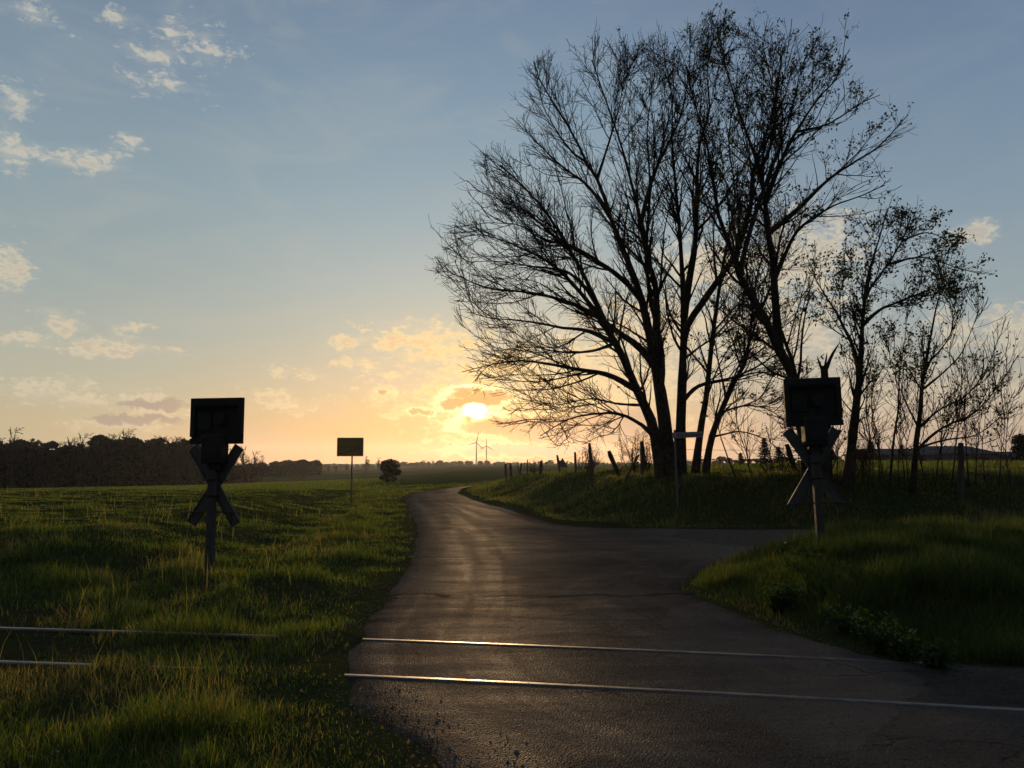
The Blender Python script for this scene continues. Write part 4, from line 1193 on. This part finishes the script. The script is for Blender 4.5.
for px in np.linspace(700, 850, 22):
    plant(['round', 'pine'][int(RNG.integers(0, 2))], px, 420 + RNG.normal(0, 15), 457.5 + RNG.normal(0, 1.0), 'small distant tree on the skyline behind the trunks', 'distant trees behind the trunks', 1.6)

# ------------------------------------------------------------------ low barns on the right
def barn(px0, px1, d, y_eave, y_ridge, depth, label, hip=.25):
    a = at(px0, 460, d); c = at(px1, 460, d)
    z0 = float(terr_n((a[0] + c[0]) / 2, d)) - .4
    ze = at((px0 + px1) / 2, y_eave, d)[2]; zr = at((px0 + px1) / 2, y_ridge, d + depth / 2)[2]
    x0, x1 = a[0], c[0]; w = x1 - x0
    T = thing('barn', label, 'barn', ((x0 + x1) / 2, d, z0), 'barns beyond the right field')
    b = Buf(); box(b, ((x0 + x1) / 2, d + depth / 2, (z0 + ze) / 2), (w, depth, ze - z0)); b.build('wall', M['barn_wall'], T)
    ov = .5; h = hip * w
    v = [[x0 - ov, d - ov, ze], [x1 + ov, d - ov, ze], [x1 + ov, d + depth + ov, ze], [x0 - ov, d + depth + ov, ze], [x0 + h, d + depth / 2, zr], [x1 - h, d + depth / 2, zr]]
    v2 = [[x, y, z + .18] for x, y, z in v]
    b = Buf(); b.add(v + v2, q=[[6, 7, 11, 10], [8, 9, 10, 11], [0, 4, 5, 1], [2, 5, 4, 3], [0, 1, 7, 6], [1, 2, 8, 7], [2, 3, 9, 8], [3, 0, 6, 9]], t=[[7, 8, 11], [9, 6, 10], [1, 5, 2], [3, 4, 0]])
    b.build('roof', M['roof'], T)
    for f in (.2, .5, .8):
        b = Buf(); box(b, (x0 + w * f, d - .04, z0 + (ze - z0) * .45), (min(3.0, w * .14), .06, (ze - z0) * .72)); b.build('door', M['black_metal'], T)


barn(868, 935, 170, 455.5, 449.5, 12, 'long low barn behind the slender tree, leftmost of the barns', .06)
barn(922, 1000, 178, 454.0, 446.8, 14, 'grey-roofed middle barn behind the lone fence post', .18)
barn(996, 1100, 185, 456.0, 452.3, 14, 'low flat barn running out of the right edge', .03)

# ------------------------------------------------------------------ grass (uncountable)
def blades(b, x, y, h, wid, lean, col, zoff=-.02):
    n_ = len(x); z = terr_n(x, y) + zoff
    a = RNG.uniform(0, 2 * math.pi, n_); tl = RNG.uniform(0, 2 * math.pi, n_)
    sx_ = np.cos(a) * wid / 2; sy_ = np.sin(a) * wid / 2
    lx = np.cos(tl) * lean * h; ly = np.sin(tl) * lean * h
    hz = h * np.sqrt(np.clip(1 - lean ** 2, .15, 1))
    v = np.empty((n_, 5, 3))
    for k_, (f, ww) in enumerate(((0, 1), (0, -1), (.55, .75), (.55, -.75))):
        v[:, k_, 0] = x + sx_ * ww + lx * f ** 2; v[:, k_, 1] = y + sy_ * ww + ly * f ** 2; v[:, k_, 2] = z + hz * f
    v[:, 4, 0] = x + lx; v[:, 4, 1] = y + ly; v[:, 4, 2] = z + hz
    k_ = np.arange(n_)[:, None] * 5
    c5 = np.repeat(col[:, None], 5, 1)
    b.add(v.reshape(-1, 3), q=k_ + np.array([[0, 1, 3, 2]]), t=k_ + np.array([[2, 3, 4]]), col=c5.reshape(-1, 4))


def tint(n_, dry, fresh=None):
    g1 = np.array([.064, .095, .022]); g2 = np.array([.102, .116, .030]); g3 = np.array([.042, .062, .021]); dr = np.array([.20, .15, .075])
    u_ = RNG.uniform(size=(n_, 1)); c = np.where(u_ < .45, g1, np.where(u_ < .75, g2, g3))
    c = c * RNG.uniform(.7, 1.3, (n_, 1))
    isd = (RNG.uniform(size=n_) < dry)[:, None]
    c = np.where(isd, dr * RNG.uniform(.6, 1.25, (n_, 1)), c)
    return np.hstack([c, np.ones((n_, 1))])


def scatter(n_, d0, d1, px0, px1, power=1.5):
    """random points in a wedge of ground in front of the camera, thinning with distance"""
    u_ = RNG.uniform(size=n_)
    e = 2 - power
    d = (d0 ** e + u_ * (d1 ** e - d0 ** e)) ** (1 / e)
    a0, a1 = (px0 - 512) / FPX, (px1 - 512) / FPX
    return d * RNG.uniform(a0, a1, n_), d


# left: verge, track side and field
x, y = scatter(430000, 3.2, 75, -60, 520, 1.45)
edge = XL(y)
dist = edge - x
keep = dist > -.20 + .9 * (fbm(x * 2.5, y * 2.5, 3) - .5)
# worn, stony strip at the bottom left and beside the track
lit = sstep(4.75, 4.1, y + .35 * (fbm(x * 1.2, y * 1.2, 12) - .5) - .16 * (x + 1.5) * (x > -4))
keep &= RNG.uniform(size=len(x)) > lit * .93
keep &= RNG.uniform(size=len(x)) < sstep(-.35, .45, dist) * .85 + .15
tm = track_mid(x); inbed = np.exp(-((y - tm) / .95) ** 2)
patchy = fbm(x * .9, y * .9, 18)
keep &= RNG.uniform(size=len(x)) > inbed * (.40 + .55 * (x < -3.9)) * sstep(.6, .4, patchy)
ball = np.exp(-((y - tm - 1.6) / .6) ** 2) * sstep(-4.2, -5.0, x); keep &= RNG.uniform(size=len(x)) > ball * .9
keep &= RNG.uniform(size=len(x)) > .88 * sstep(.57, .66, fbm(x * 1.25 + 7, y * 1.0, 66)) * (1 - sstep(11, 16, y))
x, y, patchy, dist = x[keep], y[keep], patchy[keep], dist[keep]
fieldm = sstep(13, 17, y) * sstep(1.5, 4, dist)
cl = fbm(x * 1.3, y * 1.3, 40) ; tall = sstep(.52, .75, cl)
h = (.06 + .20 * tall + .10 * RNG.uniform(size=len(x)) ** 2) * RNG.uniform(.6, 1.25, len(x))
h *= (1 - .62 * fieldm)
h *= np.clip(.32 + dist * .5, .22, 1)
h *= 1 - .6 * np.exp(-((y - track_mid(x)) / .8) ** 2) * sstep(-3.2, -4.4, x + 1.6 * (patchy - .5))
dryp = .10 + .6 * sstep(.52, .68, fbm(x * .7 + 4, y * .9, 50)) * (1 - .8 * fieldm)
dryp = np.clip(dryp + .45 * np.exp(-((y - 5.9 - .1 * (x + 3)) / .5) ** 2) * sstep(.4, .6, fbm(x * 1.4, y * 1.4, 58)), 0, 1)
w = np.clip(.0045 * np.maximum(y / 7, 1) ** .9, .0045, .045) * RNG.uniform(.7, 1.4, len(x))
b = Buf(); blades(b, x, y, h, w, RNG.uniform(.1, .75, len(x)), tint(len(x), dryp))
tag(b.build('field_grass', M['grass']), kind='stuff')
# the mown field farther off
x, y = scatter(150000, 55, 246, -80, 440, 1.7)
keep = (XL(y) - x > .5) & (RNG.uniform(size=len(x)) < sstep(-.13, -.27, x / y)); x, y = x[keep], y[keep]
b = Buf(); blades(b, x, y, RNG.uniform(.10, .22, len(x)), np.clip(.05 * y / 60, .05, .2) * RNG.uniform(.6, 1.3, len(x)), RNG.uniform(.1, .8, len(x)), tint(len(x), .10))
tag(b.build('far_field_grass', M['grass']), kind='stuff')
# taller stalks and dead stems on the left
x, y = scatter(900, 6, 40, -40, 420, 1.5)
keep = (XL(y) - x > .6) & (fbm(x * .8, y * .8, 61) > .5) & (np.abs(y - track_mid(x)) > .9); x, y = x[keep], y[keep]
b = Buf(); blades(b, x, y, RNG.uniform(.3, .62, len(x)) * (1 - .4 * sstep(14, 25, y)), np.clip(.005 * y / 8, .004, .02), RNG.uniform(.05, .4, len(x)), tint(len(x), .65))
tag(b.build('dry_stalks', M['grass']), kind='stuff')
# right: the mound
x, y = scatter(230000, 6.0, 20, 660, 1120, 1.3)
ex = x - XR(y)
keep = (ex > -.05 + .2 * (vnoise(x * 5, y * 5, 4) - .5)) & (y < 19.5)
keep &= RNG.uniform(size=len(x)) < sstep(-.1, .5, ex) * .88 + .12
keep &= np.abs(y - track_mid(x)) > .80
x, y, ex = x[keep], y[keep], ex[keep]
cl = fbm(x * 1.3, y * 1.3, 44)
h = (.12 + .24 * sstep(.45, .7, cl) + .08 * RNG.uniform(size=len(x))) * RNG.uniform(.6, 1.25, len(x)) * np.clip(.4 + ex * .7, .4, 1)
w = np.clip(.005 * np.maximum(y / 7, 1), .005, .02)
b = Buf(); blades(b, x, y, h, w, RNG.uniform(.1, .75, len(x)), tint(len(x), .06 + .3 * sstep(.6, .7, fbm(x, y, 54))) * [.72, .72, .8, 1])
tag(b.build('mound_grass', M['grass']), kind='stuff')
# the bank and the field behind it
x, y = scatter(260000, 20.5, 75, 462, 1120, 1.5)
s_ = bank_s(x, y); keep = (s_ > -.35 + .5 * (vnoise(x * 1.5, y * 1.5, 6) - .5)) & ~((y < 21.2) & (s_ < 0))
keep &= RNG.uniform(size=len(x)) < .35 + .65 * sstep(.38, .6, fbm(x * .6, y * .6, 70))
x, y, s_ = x[keep], y[keep], s_[keep]
h = (.10 + .2 * sstep(.5, .75, fbm(x * .9, y * .9, 71))) * RNG.uniform(.6, 1.3, len(x))
dryp = .12 + .5 * sstep(.45, .65, fbm(x * .5, y * .5, 72)) * (1 - sstep(5, 9, s_) * .9)
b = Buf(); blades(b, x, y, h, np.clip(.006 * y / 10, .012, .05), RNG.uniform(.1, .75, len(x)), tint(len(x), dryp))
tag(b.build('bank_grass', M['grass']), kind='stuff')

# leafy weeds along the edge of the mound
wp = [(792, 606, .34), (800, 590, .38), (775, 600, .26), (845, 624, .30), (830, 615, .26), (868, 634, .28), (885, 640, .24), (905, 646, .26), (850, 600, .3), (815, 578, .3), (925, 652, .2)]
for i_, (px, py, s_) in enumerate(wp):
    px += RNG.normal(0, 8); py -= abs(RNG.normal(0, 7)); q = gnd(px, py + 6, .1); q[2] = float(terr_n(q[0], q[1]))
    wd = thing('leafy_weed', 'dark leafy weed clump at the asphalt edge below the right-hand signal', 'weed', q, 'leafy weeds on the mound edge')
    n_ = 16; a = RNG.uniform(0, 6.28, n_); r = RNG.uniform(.2, 1, n_) * s_ * 1.0
    P = np.array([resample([q + [math.cos(t_) * .03, math.sin(t_) * .03, -.03], q + [math.cos(t_) * rr * .5, math.sin(t_) * rr * .5, s_ * .5], q + [math.cos(t_) * rr, math.sin(t_) * rr, s_ * RNG.uniform(.6, 1.0)]], 7) for t_, rr in zip(a, r)])
    b = Buf(); tubes(b, P, np.repeat(np.linspace(.005, .002, 7)[None], n_, 0), 4); b.build('stems', M['weed'], wd)
    b = Buf(); leaf_cards(b, P[:, 1:].reshape(-1, 3), .055, 5, .035); b.build('leaves', M['weed'], wd)
# reeds at the right edge
x = RNG.uniform(13.2, 15.2, 320); y = RNG.uniform(19.2, 20.6, 320)
x, y = gnd(1005, 523, .2)[0] + RNG.normal(0, .55, 320), gnd(1005, 523, .2)[1] + RNG.normal(0, .25, 320)
b = Buf(); col = tint(320, 1.0); blades(b, x, y, RNG.uniform(.3, .65, 320), np.full(320, .014), RNG.uniform(.02, .2, 320), col)
tag(b.build('dry_reeds', M['grass']), kind='stuff')

# stones and dead leaves along the worn edges
def stones(name, x, y, s, mat, zo=.0):
    n_ = len(x); z = np.where((x > XL(y)) & (x < XR(y)), .015, terr_n(x, y)) + zo
    o6 = np.array([[1, 0, 0], [0, 1, 0], [-1, 0, 0], [0, -1, 0], [0, 0, .7], [0, 0, -.6]], float)
    v = o6[None] * s[:, None, None] * RNG.uniform(.55, 1.25, (n_, 6, 1))
    a = RNG.uniform(0, 6.28, n_); ca, sa = np.cos(a)[:, None], np.sin(a)[:, None]
    vx = v[:, :, 0] * ca - v[:, :, 1] * sa; vy = v[:, :, 0] * sa + v[:, :, 1] * ca
    V = np.stack([vx + x[:, None], vy + y[:, None], v[:, :, 2] * .55 + (z + s * .12)[:, None]], -1)
    f = np.array([[0, 1, 4], [1, 2, 4], [2, 3, 4], [3, 0, 4], [1, 0, 5], [2, 1, 5], [3, 2, 5], [0, 3, 5]])
    b = Buf(); b.add(V.reshape(-1, 3), t=(np.arange(n_)[:, None, None] * 6 + f[None]).reshape(-1, 3))
    tag(b.build(name, mat), kind='stuff')


x, y = scatter(40000, 3.2, 6.5, -60, 640, .5)
dd = XL(y) - x
pm = sstep(4.9, 4.0, y + .35 * (fbm(x * 1.2, y * 1.2, 12) - .5)) * (dd > -.2) * .8 + .5 * np.exp(-((dd + .25) / .35) ** 2) + .10 * sstep(5.6, 4.4, y) * (dd < 0) * sstep(-2.8, -.4, dd) * sstep(.45, .6, fbm(x * 1.5, y * 1.5, 80))
keep = RNG.uniform(size=len(x)) < pm * .5
x, y = x[keep], y[keep]
stones('gravel', x, y, RNG.gamma(2.0, .0021, len(x)) + .0018, M['stone'])
x = RNG.uniform(-8.5, -4.0, 5200); y = track_mid(x) + RNG.choice([-1.3, 0, 1.6], 5200) + RNG.normal(0, .38, 5200)
stones('track_ballast', x, y, RNG.uniform(.010, .028, 5200), M['stone'], -.02)
ye = RNG.uniform(7.5, 45, 7000); side = RNG.uniform(size=7000) < .6
x = np.where(side, XL(ye) + RNG.normal(.12, .16, 7000) * np.clip(ye / 12, .8, 2.5), XR(ye) - RNG.normal(.12, .2, 7000) * np.clip(ye / 12, .8, 2))
k_ = (ye < 12) | side | (ye > 24); stones('roadside_grit', x[k_], ye[k_], RNG.uniform(.004, .012, k_.sum()) * np.clip(ye[k_] / 20, 1, 1.6), M['stone'])
x, y = scatter(2600, 3.2, 7, -60, 560, .8)
keep = (XL(y) - x > -.3) & (RNG.uniform(size=2600) < sstep(5.4, 4.2, y) + .12); x, y = x[keep], y[keep]
b = Buf(); leaf_cards(b, np.stack([x, y, terr_n(x, y) + .03], 1), .034, 1, .008)
tag(b.build('leaf_litter', M['dry_leaf']), kind='stuff')

# ------------------------------------------------------------------ haze: one closed box of thin air
m, t = new_mat('evening_haze')
pv_ = t.n('ShaderNodeVolumePrincipled', {'Color': (.78, .86, 1.0, 1), 'Density': .00008, 'Anisotropy': .66})
o_n = t.n('ShaderNodeOutputMaterial'); t.t.links.new(pv_.outputs[0], o_n.inputs['Volume'])
b = Buf(); z0, z1 = -16.0, 125.0
box(b, (0, 1700, (z0 + z1) / 2), (9000, 8400, z1 - z0))
hz = b.build('haze', m); tag(hz, kind='stuff')
